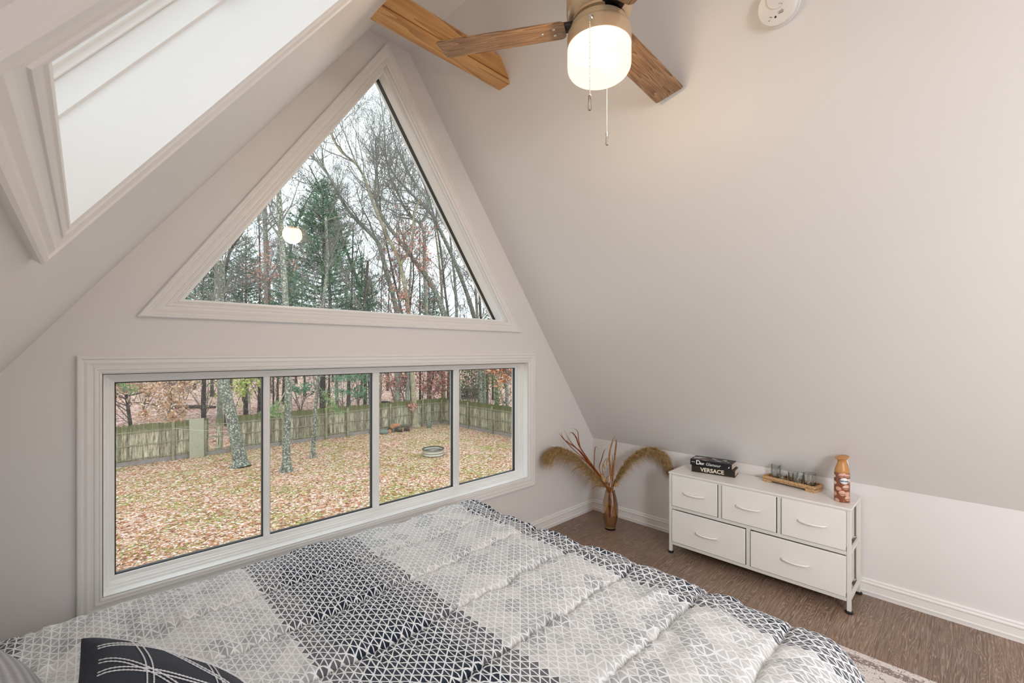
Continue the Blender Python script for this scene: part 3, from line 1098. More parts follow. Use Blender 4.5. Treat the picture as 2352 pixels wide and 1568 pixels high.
bulb.visible_shadow = True

def fan_blade(deg):
    an = math.radians(deg)
    w, r0, r1, t = 0.0615, 0.112, 0.560, 0.006
    out = []
    def corner(cx, cyy, a0, a1, rr, n=5):
        for i in range(n):
            q = math.radians(a0 + (a1 - a0) * i / (n - 1))
            out.append((cx + rr * math.cos(q), cyy + rr * math.sin(q)))
    corner(r1 - 0.012, w - 0.012, 0, 90, 0.012) if False else None
    corner(r1 - 0.012, -w + 0.012, -90, 0, 0.012)
    corner(r1 - 0.012, w - 0.012, 0, 90, 0.012)
    corner(r0 + 0.022, w * 0.92 - 0.022, 90, 180, 0.022)
    corner(r0 + 0.022, -w * 0.92 + 0.022, 180, 270, 0.022)
    mb = MB()
    n = len(out)
    mb.v = [(x, y, -t / 2) for x, y in out] + [(x, y, t / 2) for x, y in out]
    mb.f = [tuple(reversed(range(n))), tuple(range(n, 2 * n))] + [(i, (i + 1) % n, n + (i + 1) % n, n + i) for i in range(n)]
    b = mb.obj('blade', M['blade'], fan, (0, 0, fz(2.462)), bevel=0.0015)
    b.rotation_euler = (Matrix.Rotation(an, 3, 'Z') @ Matrix.Rotation(math.radians(-11), 3, 'X')).to_euler()
    for x, y in ((0.150, 0.020), (0.150, -0.020), (0.192, 0.0)):
        MB().sphere((x, y, -t / 2), 0.0058, 12, 6, (1, 1, 0.5)).obj('screw', M['chrome'], b, smooth='all')
    br = MB()
    br.box((0.066, -0.022, 0.003), (0.20, 0.022, 0.008))
    br.box((0.066, -0.034, 0.003), (0.122, 0.034, 0.009))
    br.obj('blade_iron', M['darkmetal'], b, bevel=0.002)
for d in (3.0, 123.0, 243.0):
    fan_blade(d)

def pull_chain(sx, sf, z1):
    base = RIGHT * sx + FORE * sf
    p = Vector((base.x, base.y, 0))
    r0 = p.normalized() * 0.1055
    mb = MB()
    mb.lathe([(0.0, 0), (0.0085, 0), (0.0085, 0.004), (0.005, 0.007), (0.005, 0.012), (0.0, 0.013)], 16)
    q = Vector((0, 0, 1)).rotation_difference(r0.normalized()).to_matrix().to_4x4()
    mb.xform(Matrix.Translation(Vector((r0.x, r0.y, fz(2.413)))) @ q)
    o = mb.obj('pull_chain', M['chrome'], fan, smooth=True)
    out = r0.normalized() * 0.119
    cb = MB()
    z = 2.411
    while z > z1 + 0.045:
        cb.sphere((out.x, out.y, fz(z)), 0.0019, 6, 5)
        z -= 0.0046
    cb.tube([(out.x, out.y, fz(2.411)), (out.x, out.y, fz(z1 + 0.04))], 0.0006, 5)
    cb.obj('bead_chain', M['chrome'], o, smooth='all')
    fb = MB()
    fb.lathe([(0.003, 0.046), (0.0048, 0.044), (0.0050, 0.022), (0.0062, 0.0), (0.0035, 0.001)], 8)
    fb.obj('chain_fob', M['chrome'], o, (out.x, out.y, fz(z1)), smooth=True)
pull_chain(-0.045, -0.097, 2.118)
pull_chain(0.045, 0.097, 2.110)

# ------------------------------------------------------------------ smoke alarm on the right slope
def smoke_alarm():
    n = Vector((-0.8094, 0, -0.5873))
    c = Vector((1.747, 0.468, 2.582))
    c = c + n * ((Vector((CR, 0, ZC)) - c).dot(n))
    root = thing('smoke_alarm', 'round white smoke alarm fixed high on the right slope', 'smoke alarm', c)
    dn = Vector((0.5873, 0, -0.8094))
    side = n.cross(dn)
    R = Matrix((dn, side, n)).transposed()
    root.rotation_euler = R.to_euler()
    MB().lathe([(0.0, 0.0), (0.068, 0.0), (0.068, 0.008), (0.066, 0.010), (0.0, 0.010)], 56).obj('base_plate', M['plastic'], root, smooth=True)
    MB().lathe([(0.060, 0.010), (0.0605, 0.013), (0.061, 0.028), (0.056, 0.036), (0.048, 0.038), (0.0, 0.039)], 56).obj('body', M['plastic'], root, smooth=True)
    MB().lathe([(0.0, 0.038), (0.030, 0.039), (0.031, 0.041), (0.029, 0.0435), (0.0, 0.044)], 40, c=(-0.022, 0.006, 0)).obj('test_button', M['plastic'], root, smooth=True)
    mk = MB()
    MB_ = mk
    MB_.lathe([(0.0, 0), (0.0034, 0), (0.0034, 0.0004), (0.0, 0.0004)], 10, c=(0.030, -0.006, 0.0389))
    MB_.lathe([(0.0, 0), (0.0014, 0), (0.0014, 0.0004), (0.0, 0.0004)], 8, c=(0.026, -0.0175, 0.0389))
    for a0, b0, a1, b1 in ((0.024, 0.004, 0.0255, 0.019), (0.021, 0.003, 0.022, 0.021), (0.018, 0.004, 0.019, 0.020), (0.0155, 0.012, 0.016, 0.017),
                           (0.0225, -0.023, 0.0245, -0.020), (0.0315, -0.0275, 0.0345, -0.0265), (0.032, -0.0265, 0.033, -0.024), (-0.004, 0.010, -0.003, 0.016), (-0.001, 0.018, 0.002, 0.0195)):
        MB_.box((a0, b0, 0.0385 if a0 > 0.01 else 0.044), (a1, b1, 0.0393 if a0 > 0.01 else 0.0446))
    mk.obj('printed_marks', M['ink'], root)
smoke_alarm()

# ------------------------------------------------------------------ dresser
DX0, DX1, DY0, DY1, DZ = 2.868, 3.158, 0.434, 1.432, 0.55
dr = thing('dresser', 'low white five-drawer dresser on thin metal legs against the knee wall', 'dresser', (DX0, DY0, 0))
DW, DD = DY1 - DY0, DX1 - DX0
MB().box((-0.004, -0.003, DZ - 0.012), (DD + 0.004, DW + 0.003, DZ)).obj('top', M['dresser_top'], dr, bevel=0.002)
LEG = 0.019
for lx in (0, DD - LEG):
    for ly in (0, DW - LEG):
        l = MB().box((lx, ly, 0.012), (lx + LEG, ly + LEG, DZ - 0.013)).obj('leg', M['dresser_frame'], dr, bevel=0.002)
        MB().lathe([(0.0, 0.0), (0.016, 0.0), (0.0185, 0.003), (0.0185, 0.008), (0.012, 0.013), (0.0, 0.013)], 20, c=(lx + LEG / 2, ly + LEG / 2, 0)).obj('foot', M['rubber'], l, smooth=True)
        for z in (0.10, 0.31):
            MB().sphere((lx + LEG / 2, ly if ly == 0 else ly + LEG, z), 0.0035, 10, 6, (1, 0.6, 1)).obj('bolt', M['chrome'], l, smooth='all')
def bar(lo, hi, nm='rail'):
    return MB().box(lo, hi).obj(nm, M['dresser_frame'], dr, bevel=0.0015)
for z0, z1 in ((0.060, 0.079), (0.302, 0.321)):
    bar((0.002, LEG, z0), (0.018, DW - LEG, z1))
    bar((DD - 0.018, LEG, z0), (DD - 0.002, DW - LEG, z1))
    for y in (0.002, DW - 0.016):
        bar((LEG, y, z0), (DD - LEG, y + 0.013, z1))
bar((0.002, LEG, DZ - 0.022), (0.018, DW - LEG, DZ - 0.013))
ya = lambda y: y - DY0
for y0, y1, z0, z1 in ((1.087, 1.107, 0.321, 0.53), (0.758, 0.777, 0.321, 0.53), (0.921, 0.943, 0.079, 0.302)):
    bar((0.002, ya(y0), z0), (0.018, ya(y1), z1), 'divider')
def drawer(y0, y1, z0, z1, hz):
    mb = MB().box((-0.004, ya(y0), z0), (0.004, ya(y1), z1))
    d = mb.obj('drawer', M['dresser_drawer'], dr, bevel=0.003, seg=3)
    MB().box((0.004, ya(y0) + 0.004, z0 + 0.002), (DD - 0.02, ya(y1) - 0.004, z1 - 0.008)).obj('drawer_box', M['dresser_side'], d, bevel=0.004)
    yc = ya((y0 + y1) / 2)
    pts, rad = [], []
    for i in range(15):
        t = i / 14 * 2 - 1
        pts.append((-0.004 - 0.023 * (1 - t * t) ** 0.55, yc + t * 0.066, hz + 0.001 - 0.003 * (1 - t * t)))
        rad.append(0.0052 + 0.0012 * (1 - abs(t)))
    MB().tube(pts, rad, 10).obj('handle', M['handle'], d, smooth='all')
drawer(1.111, 1.410, 0.324, 0.529, 0.428)
drawer(0.781, 1.083, 0.324, 0.529, 0.428)
drawer(0.456, 0.754, 0.324, 0.529, 0.428)
drawer(0.947, 1.410, 0.082, 0.296, 0.187)
drawer(0.456, 0.917, 0.082, 0.296, 0.187)

# ------------------------------------------------------------------ books
def book(name, label, x, y, z, rot, L, D, T, mat, spine_fn, cover_fn=None):
    # local: x across depth (spine at x=0 facing -x), y along the spine
    root = thing(name, label, 'book', (x, y, z), rot)
    c = MB()
    c.box((0.0, 0, 0), (D, L, 0.0028))
    c.box((0.0, 0, T - 0.0028), (D, L, T))
    c.box((-0.0015, 0, 0), (0.003, L, T))
    c.obj('cover', mat, root, bevel=0.001)
    MB().box((0.003, 0.003, 0.0028), (D - 0.004, L - 0.003, T - 0.0028)).obj('page_block', M['paper'], root)
    spine_fn(root, L, T)
    if cover_fn:
        cover_fn(root, L, D, T)
    return root
def spine_text(root, body, size, yc, zc, mat, bold=0.0, shear=0.0):
    mb = text_mb(body, size, 0.0003, bold, shear)
    # text +x runs towards -y (left to right as seen from the room), up is z, face is -x
    R = Matrix(((0, 0, -1, 0), (-1, 0, 0, 0), (0, 1, 0, 0), (0, 0, 0, 1)))
    mb.xform(Matrix.Translation((-0.0019, yc, zc)) @ R)
    return mb.obj('spine_lettering', mat, root)
def sp_versace(root, L, T):
    spine_text(root, 'VERSACE', 0.036, L * 0.515, T * 0.50, M['print_cream'], 0.0008)
def sp_dior(root, L, T):
    spine_text(root, 'D', 0.040, L * 0.80, T * 0.53, M['print_white'], 0.0009)
    spine_text(root, 'ior', 0.024, L * 0.705, T * 0.46, M['print_white'], 0.0009)
    spine_text(root, 'Glamour', 0.026, L * 0.44, T * 0.46, M['print_white'], 0.0, 0.25)
    spine_text(root, 'Mats Gustafson'[:4] + ' ' + 'Muse', 0.009, L * 0.925, T * 0.55, M['print_white'], 0.0003) if False else None
    mk = MB()
    for k in range(5):
        mk.box((-0.0021, L * 0.90 + k * 0.0042, T * 0.52), (-0.0016, L * 0.90 + k * 0.0042 + 0.0032, T * 0.60))
    mk.lathe([(0.0, 0), (0.0035, 0), (0.0035, 0.0006), (0, 0.0006)], 12)
    mk2 = MB()
    mk2.sphere((-0.0016, L * 0.07, T * 0.40), 0.0042, 10, 6, (0.15, 1, 0.8))
    mk2.sphere((-0.0016, L * 0.058, T * 0.55), 0.0026, 8, 6, (0.15, 0.7, 1.3))
    mk3 = MB()
    for k in range(5):
        mk3.box((-0.0021, L * 0.885 + k * 0.0044, T * 0.52), (-0.0014, L * 0.885 + k * 0.0044 + 0.0034, T * 0.60))
    mk3.obj('publisher_line', M['print_white'], root)
    mk2.obj('publisher_mark', M['print_white'], root, smooth='all')
def cover_dior(root, L, D, T):
    z = T + 0.0002
    def patch(nm, mat, pts):
        mb = MB()
        mb.v = [(x * D, y * L, z) for x, y in pts] + [(x * D, y * L, z + 0.0003) for x, y in pts]
        n = len(pts)
        mb.f = [tuple(range(n, 2 * n)), tuple(reversed(range(n)))] + [(i, (i + 1) % n, n + (i + 1) % n, n + i) for i in range(n)]
        return fix_normals(mb.obj(nm, mat, root))
    patch('cover_print', M['photo_grey'], [(0.25, 0.95), (0.55, 0.97), (0.75, 0.85), (0.62, 0.66), (0.50, 0.78), (0.35, 0.80)])
    patch('cover_print', M['photo_brown'], [(0.08, 0.86), (0.30, 0.78), (0.48, 0.70), (0.40, 0.52), (0.15, 0.60)])
    patch('cover_print', M['photo_grey'], [(0.03, 0.72), (0.16, 0.70), (0.12, 0.60), (0.03, 0.58)])
    patch('cover_print', M['photo_grey'], [(0.62, 0.56), (0.80, 0.54), (0.62, 0.40), (0.50, 0.44)])
    patch('cover_print', M['photo_grey'], [(0.30, 0.46), (0.44, 0.38), (0.36, 0.24), (0.22, 0.32)])
    patch('cover_print', M['photo_gold'], [(0.42, 0.25), (0.60, 0.20), (0.57, 0.16), (0.38, 0.20)])
    for k, (a0, b0) in enumerate(((0.66, 0.30), (0.62, 0.26), (0.70, 0.25), (0.36, 0.16))):
        patch('cover_lettering', M['print_white'], [(a0, b0), (a0 + 0.05, b0 - 0.01), (a0 + 0.03, b0 - 0.07), (a0 - 0.02, b0 - 0.06)])
book('fashion_book', 'dark brown book with cream capitals, bottom of the dresser book stack', 3.030, 1.062, DZ + 0.0005, math.radians(10.6), 0.268, 0.128, 0.042, M['cover_brown'], sp_versace)
book('fashion_book', 'black book with white lettering and photo cover, top of the dresser book stack', 3.020, 1.078, DZ + 0.0435, math.radians(7.0), 0.262, 0.128, 0.040, M['cover_black'], sp_dior, cover_dior)

# ------------------------------------------------------------------ tray with tumblers
TR = math.radians(-10.9)
tr = thing('serving_tray', 'narrow wooden serving tray holding five small glasses on the dresser', 'tray', (3.030, 0.626, DZ + 0.0005), TR)
TL, TD = 0.298, 0.108
t_mb = MB()
t_mb.box((0, 0, 0.016), (TD, TL, 0.022))
for lo, hi in (((0, 0, 0.012), (0.009, TL, 0.036)), ((TD - 0.009, 0, 0.012), (TD, TL, 0.036)), ((0.009, 0, 0.012), (TD - 0.009, 0.009, 0.036)), ((0.009, TL - 0.009, 0.012), (TD - 0.009, TL, 0.036))):
    t_mb.box(lo, hi)
t_mb.obj('tray_body', M['traywood'], tr, bevel=0.0012)
for y0 in (0, TL - 0.052):
    MB().box((0, y0, 0), (TD, y0 + 0.052, 0.0125)).obj('foot', M['traywood'], tr, bevel=0.0012)
TRM = Matrix.Translation((3.030, 0.626, DZ + 0.0225)) @ Matrix.Rotation(TR, 4, 'Z')
def tumbler(label, u, v, h, rb, rt, kind):
    p = TRM @ Vector((u, v, 0))
    def fac(an, z):
        k = z / h
        if kind == 'ribbed':
            return 1 + 0.025 * (1 if math.sin(an * 14) > 0 else -1) * (k < 0.86)
        if kind == 'diamond':
            return 1 + 0.05 * abs(math.sin(an * 6 + k * 5)) * (k < 0.55)
        if kind == 'cut':
            return 1 + 0.05 * math.sin(an * 8 + 4 * k) * math.sin(k * 9) * (k < 0.84)
        return 1
    pr = []
    n = 12
    for i in range(n + 1):
        k = i / n
        r = rb + (rt - rb) * (k ** (1.0 if kind != 'diamond' else 0.6))
        pr.append((r, k * h))
    inner = [(r - 0.0024, z) for r, z in reversed(pr) if z > 0.007]
    inner.append((inner[-1][0] * 0.9, 0.008))
    prof = [(0.0005, 0.0)] + pr + inner + [(0.0005, 0.008)]
    o = MB().lathe(prof, 64, fac=fac).obj('drinking_glass', M['tumbler'], None, p, smooth='all')
    fix_normals(o)
    return tag(o, label, 'glass', 'small glasses on the wooden tray')
tumbler('tall cut-glass tumbler at the far end of the wooden tray, beside the books', 0.060, 0.245, 0.082, 0.026, 0.0275, 'cut')
tumbler('lowest ribbed votive glass on the tray, in front of the tall cut tumbler', 0.035, 0.194, 0.038, 0.023, 0.026, 'ribbed')
tumbler('plain ribbed glass standing at the back in the middle of the tray', 0.068, 0.148, 0.056, 0.0245, 0.028, 'plain')
tumbler('ribbed straight-sided glass at the front in the middle of the tray', 0.036, 0.108, 0.054, 0.025, 0.028, 'ribbed')
tumbler('flared zigzag-cut glass at the tray end beside the spray can', 0.056, 0.052, 0.072, 0.026, 0.0345, 'diamond')

# ------------------------------------------------------------------ air freshener can
def air_freshener():
    root = thing('air_freshener', 'brown and pink spray can with caramel cap near the dresser end', 'spray can', (2.985, 0.492, DZ + 0.0005))
    r = 0.0355
    MB().lathe([(0.0, 0.0), (r - 0.003, 0.0), (r, 0.003), (r, 0.150), (r - 0.0015, 0.156), (r - 0.003, 0.160), (0, 0.160)], 56).obj('can_body', M['can'], root, smooth=True)
    cp = MB()
    prof = [(r - 0.0022, 0.157), (r - 0.001, 0.160), (r - 0.003, 0.175), (r - 0.009, 0.192), (r - 0.0145, 0.210), (r - 0.0155, 0.220), (r - 0.011, 0.231), (r - 0.003, 0.238), (r - 0.003, 0.2405), (r - 0.008, 0.2430), (0.004, 0.2425)]
    cp.lathe(prof, 48)
    # the flared top slants
    cp.v = [(x, y, z + (max(0, z - 0.212) / 0.03) * 0.28 * (RIGHT.x * x + RIGHT.y * y)) for x, y, z in cp.v]
    cp.obj('cap', M['cap'], root, smooth=True)
    tg = MB()
    d = (RIGHT * 0.95 + FORE * -0.15)
    s = d.cross(UP)
    def q(a, b_, z):
        p = d * a + s * b_
        return (p.x, p.y, z)
    for sgn in (1,):
        vs = [q(0.016, -0.008, 0.226), q(0.016, 0.008, 0.226), q(0.031, 0.007, 0.188), q(0.031, -0.007, 0.188), q(0.026, -0.008, 0.228), q(0.026, 0.008, 0.228), q(0.036, 0.006, 0.190), q(0.036, -0.006, 0.190)]
        tg.add(vs, [(0, 1, 2, 3), (7, 6, 5, 4), (0, 4, 5, 1), (1, 5, 6, 2), (2, 6, 7, 3), (3, 7, 4, 0)])
    fix_normals(tg.obj('trigger', M['trigger'], root, bevel=0.002))
    facing = math.atan2(-(FORE.y + 0.0), -FORE.x)      # towards the bed corner
    def wrap(mb, off, yaw, zc):
        out = []
        for x, y, z in mb.v:
            a = yaw + x / r
            rr = r + off + z
            out.append((rr * math.cos(a), rr * math.sin(a), zc + y))
        mb.v = out
        return mb
    def disc(rx, ry, th, n=28, cx=0, cy_=0):
        mb = MB()
        ring = [(cx + rx * math.cos(2 * PI * i / n), cy_ + ry * math.sin(2 * PI * i / n)) for i in range(n)]
        half = [(cx + rx * 0.5 * math.cos(2 * PI * i / n), cy_ + ry * 0.5 * math.sin(2 * PI * i / n)) for i in range(n)]
        mb.v = [(x, y, th) for x, y in ring] + [(x, y, th) for x, y in half] + [(cx, cy_, th)] + [(x, y, 0) for x, y in ring]
        for i in range(n):
            j = (i + 1) % n
            mb.f += [(i, j, n + j, n + i), (n + i, n + j, 2 * n), (2 * n + 1 + i, 2 * n + 1 + j, j, i)]
        return mb
    F = facing - 0.22
    for (cx, cz, rx, ry) in ((0.012, 0.145, 0.019, 0.010), (-0.020, 0.145, 0.012, 0.012), (-0.014, 0.050, 0.0165, 0.015), (0.016, 0.024, 0.0185, 0.014), (0.004, 0.082, 0.017, 0.012)):
        wrap(disc(rx, ry, 0.0003, cx=cx), 0.0, F, cz).obj('macaron_picture', M['macaron'], root, smooth='all')
        wrap(disc(rx * 0.98, 0.0028, 0.0004, cx=cx), 0.0, F, cz - ry * 0.35).obj('macaron_picture', M['macaron_fill'], root, smooth='all')
    wrap(disc(0.012, 0.003, 0.0005, cx=0.024), 0.0, F, 0.1095).obj('gold_band', M['gold_band'], root, smooth='all')
    wrap(disc(0.0215, 0.0185, 0.0005, cx=-0.004), 0.0, F, 0.1165).obj('badge_rim', M['badge_line'], root, smooth='all')
    wrap(disc(0.0203, 0.0173, 0.0008, cx=-0.004), 0.0, F, 0.1165).obj('badge', M['badge_white'], root, smooth='all')
    t = text_mb('febreze', 0.0125, 0.0002, 0.0004, 0.12)
    t.v = [(x - 0.004, y, z) for x, y, z in t.v]
    wrap(t, 0.0011, F, 0.1165).obj('badge_lettering', M['badge_blue'], root)
    t = text_mb('AIR', 0.0125, 0.0002, 0.0001)
    wrap(t, 0.0009, F, 0.0865).obj('lettering', M['badge_white'], root)
air_freshener()

# ------------------------------------------------------------------ vase and dried arrangement
VB = Vector((2.915, 1.932, 0))
vs = thing('vase', 'tall amber lustre glass vase standing on the floor in the far corner', 'vase', VB)
VH = 0.296
prof = [(0.040, 0.012), (0.047, 0.05), (0.0575, 0.10), (0.0605, 0.14), (0.058, 0.19), (0.050, 0.235), (0.041, 0.272), (0.0365, 0.290), (0.037, VH)]
def smooth_prof(p, n=4):
    out = []
    for i in range(len(p) - 1):
        p0, p1, p2, p3 = (p[max(0, i - 1)], p[i], p[i + 1], p[min(len(p) - 1, i + 2)])
        for k in range(n):
            t = k / n
            out.append(tuple(0.5 * ((2 * b) + (-a + c) * t + (2 * a - 5 * b + 4 * c - d) * t * t + (-a + 3 * b - 3 * c + d) * t ** 3) for a, b, c, d in zip(p0, p1, p2, p3)))
    out.append(p[-1])
    return out
outer = smooth_prof(prof)
inner = [(r - 0.003, z) for r, z in reversed(outer) if z > 0.02] + [(0.03, 0.022), (0.0005, 0.021)]
fix_normals(MB().lathe([(0.0005, 0.012)] + outer + inner, 48).obj('vase_body', M['vase'], vs, smooth='all'))
MB().lathe([(0.0005, 0.0), (0.036, 0.0), (0.040, 0.003), (0.041, 0.0115), (0.0005, 0.0118)], 40).obj('vase_foot', M['vasebase'], vs, smooth=True)

VD = (VB - CAM).dot(FORE)
def vz(zx, zy, dd=0.0):
    """point in the upright plane through the vase, from the arrangement's outline"""
    px, py = 1240 + zx / 6.272, 980 + zy / 6.272
    return at_depth(px, py, VD + dd)
def curve_pts(pts, n=5):
    return [Vector(p) for p in smooth_prof([tuple(p) for p in pts], n)]
MOUTH = Vector((VB.x, VB.y, VH))
INV = [Vector((VB.x, VB.y, 0.10)), Vector((VB.x, VB.y, 0.24))]

def plume(label, spine, d_end, up_len, down_len, nh, seed):
    r = random.Random(seed)
    pts = [vz(x, y, d_end * (i / (len(spine) - 1)) ** 1.4) for i, (x, y) in enumerate(spine)]
    sp = curve_pts([INV[0] + Vector((r.uniform(-0.01, 0.01), r.uniform(-0.01, 0.01), 0))] + [pts[0] * 0.35 + INV[1] * 0.65] + pts, 8)
    root = MB().tube(sp, [0.0022 * (1 - 0.7 * i / len(sp)) for i in range(len(sp))], 6).obj('pampas_plume', M['pampas'], smooth='all')
    tag(root, label, 'dried plume')
    L = sp[17:]
    hb = MB()
    for i in range(nh):
        t = r.random() ** 0.9
        f = t * (len(L) - 1.001)
        k = int(f)
        p = L[k].lerp(L[k + 1], f - k)
        tan = (L[min(k + 2, len(L) - 1)] - L[max(k - 1, 0)]).normalized()
        side = Vector((r.gauss(0, 1), r.gauss(0, 1), r.gauss(0, 1) - 0.35))
        side = (side - tan * side.dot(tan)).normalized()
        ln = (up_len if side.z > 0.1 else down_len) * r.uniform(0.35, 1.15) * (1.0 - 0.45 * abs(2 * t - 1) ** 3)
        d = (tan * r.uniform(0.45, 1.2) + side * r.uniform(0.35, 0.8)).normalized()
        w = d.cross(rdir(r)).normalized() * r.uniform(0.0004, 0.0008)
        a = p
        b_ = p + d * ln * 0.5 + Vector((0, 0, -0.06 * ln))
        c = p + d * ln * 0.85 + Vector((0, 0, -0.50 * ln))
        hb.add([a - w, a + w, b_ + w, c, b_ - w], [(0, 1, 2, 4), (4, 2, 3)])
    hb.obj('plume_hair', M['pampas'], root)
    return root
plume('drooping tan pampas plume leaning left out of the amber vase', [(965, 880), (860, 770), (740, 630), (580, 470), (430, 365), (300, 315), (205, 318), (165, 350)], -0.12, 0.060, 0.175, 6500, 1)
plume('arching tan pampas plume leaning right out of the amber vase towards the dresser', [(1035, 880), (1110, 740), (1190, 600), (1300, 465), (1430, 365), (1570, 320), (1710, 350), (1810, 440), (1865, 570)], -0.12, 0.085, 0.130, 8000, 2)

BLADES = [
    ([(960, 900), (800, 640), (640, 430), (500, 290), (360, 190), (290, 110), (275, 75)], 0.0039, 0),
    ([(970, 900), (760, 560), (600, 380), (440, 210), (340, 20)], 0.0046, 0),
    ([(975, 900), (720, 500), (600, 330), (560, 200), (540, 60), (440, 10)], 0.0046, 0),
    ([(965, 900), (700, 480), (570, 280), (520, 150), (460, 80), (420, 110)], 0.0059, 0),
    ([(960, 900), (640, 480), (420, 360), (280, 295), (170, 310)], 0.0046, 0),
    ([(960, 900), (760, 640), (620, 520), (430, 435)], 0.0032, 0),
    ([(955, 905), (780, 650), (600, 580), (500, 610), (440, 670)], 0.0032, 0),
    ([(950, 905), (820, 780), (730, 740), (650, 790)], 0.0032, 0),
    ([(945, 905), (860, 850), (790, 860), (735, 910)], 0.0028, 0),
    ([(990, 900), (800, 640), (785, 480), (800, 290), (850, 340)], 0.0039, 0),
    ([(985, 900), (860, 620), (890, 470), (930, 340), (980, 320)], 0.0039, 0),
    ([(1000, 900), (1020, 640), (1000, 430), (1040, 230), (1090, 100)], 0.0075, 1),
    ([(1020, 900), (1060, 640), (1080, 420), (1100, 220), (1080, 150)], 0.0072, 1),
    ([(1030, 900), (1080, 800), (1200, 650), (1340, 520)], 0.0054, 1),
    ([(1000, 900), (960, 740), (1040, 690), (1090, 690)], 0.0032, 0),
    ([(1015, 900), (1045, 600), (1040, 350)], 0.0054, 1),
    ([(1000, 900), (900, 640), (940, 480), (1000, 440)], 0.0024, 0),
    ([(960, 900), (720, 520), (560, 330), (410, 230), (400, 150)], 0.0035, 0),
    ([(960, 900), (740, 560), (480, 320), (330, 150), (310, 60)], 0.0039, 0),
    ([(955, 900), (780, 600), (650, 450), (520, 300), (430, 240)], 0.0042, 0),
    ([(965, 900), (830, 700), (680, 500), (570, 400)], 0.0046, 0),
]
def dried_blade(i, pts, w, wide):
    r = random.Random(100 + i)
    dd = r.uniform(-0.05, 0.02)
    P = [vz(x, y, dd * k / len(pts)) for k, (x, y) in enumerate(pts)]
    a = r.uniform(0, 2 * PI)
    start = MOUTH + Vector((math.cos(a) * 0.018, math.sin(a) * 0.018, -0.01))
    low = Vector((VB.x + math.cos(a) * 0.012, VB.y + math.sin(a) * 0.012, 0.09))
    c = curve_pts([low, start] + P[1:], 7)
    mb = MB()
    n = len(c)
    for k, p in enumerate(c):
        t = k / (n - 1)
        ww = w * 1.25 * (0.55 + 0.9 * math.sin(PI * min(1, t * 1.05)) ** 0.8) * (1 if t < 0.8 else max(0.12, (1 - t) / 0.2))
        tan = (c[min(k + 1, n - 1)] - c[max(k - 1, 0)]).normalized()
        sd = tan.cross(FORE)
        sd = (sd.normalized() if sd.length > 1e-5 else RIGHT) * ww * 0.5
        nn = sd.cross(tan).normalized() * 0.0007
        tw = math.sin(t * 5 + i) * 0.5
        sd = sd * math.cos(tw) + sd.cross(tan) * math.sin(tw)
        mb.v += [tuple(p - sd), tuple(p + nn), tuple(p + sd), tuple(p - nn)]
    for k in range(n - 1):
        for q in range(4):
            mb.f.append((k * 4 + q, k * 4 + (q + 1) % 4, k * 4 + 4 + (q + 1) % 4, k * 4 + 4 + q))
    o = mb.obj('dried_grass_blade', M['reed_wide'] if wide else M['reed'], smooth='all')
    if wide:
        tag(o, 'broad ochre dried grass blade standing upright in the amber floor vase', 'dried grass', 'broad upright blades in the vase')
    else:
        tag(o, 'thin rust-brown dried grass blade curling out of the amber floor vase', 'dried grass', 'thin curling blades in the vase')
for i, (p, w, wd) in enumerate(BLADES):
    dried_blade(i, p, w, wd)
def bunny_tail(label, path, head_len, rad, mat):
    P = [vz(x, y, -0.02) for x, y in path]
    c = curve_pts([MOUTH + Vector((0, 0, -0.15)), MOUTH] + P, 5)
    o = MB().tube(c, 0.0008, 5).obj('seed_head_stem', M['bunny'], smooth='all')
    tag(o, label, 'dried flower')
    d = (c[-1] - c[-2]).normalized()
    q = Vector((0, 0, 1)).rotation_difference(d).to_matrix()
    h = MB().sphere((0, 0, 0), 1.0, 12, 10, (rad, rad, head_len / 2), mat=q)
    r = random.Random(3)
    h.v = [tuple(Vector(p) * (1 + r.uniform(-0.08, 0.08))) for p in h.v]
    h.obj('seed_head', mat, o, c[-1] + d * head_len * 0.4, smooth='all')
bunny_tail('cream seed head poking out left of the vase below the rust blades', [(880, 760), (760, 640), (690, 605)], 0.062, 0.0085, M['bunny'])
bunny_tail('tan seed head rising behind the middle of the vase, lower of the upright pair', [(950, 760), (940, 650), (930, 600)], 0.050, 0.007, M['pampas'])
bunny_tail('tan seed head rising behind the middle of the vase, taller of the upright pair', [(960, 760), (950, 600), (958, 545)], 0.055, 0.0072, M['pampas'])
bunny_tail('small white seed head just right of the vase mouth', [(1050, 870), (1110, 855)], 0.024, 0.007, M['bunny'])
bunny_tail('fluffy tan seed head crowding the vase mouth on the left', [(960, 850), (935, 800)], 0.075, 0.016, M['pampas'])
bunny_tail('pale upright seed head in front of the vase mouth', [(1005, 870), (1003, 800)], 0.060, 0.0085, M['bunny'])
bunny_tail('fluffy tan seed head crowding the vase mouth on the right', [(1040, 880), (1075, 850)], 0.040, 0.015, M['pampas'])

# ------------------------------------------------------------------ rug
ru = MB().box((0, 0, 0), (1.50, 2.05, 0.009))
rug = ru.obj('rug', M['rug'], loc=(1.02, -1.35, 0.0005), bevel=0.003)
tag(rug, 'distressed cream and brown rug lying on the floor beyond the foot of the bed', 'rug')

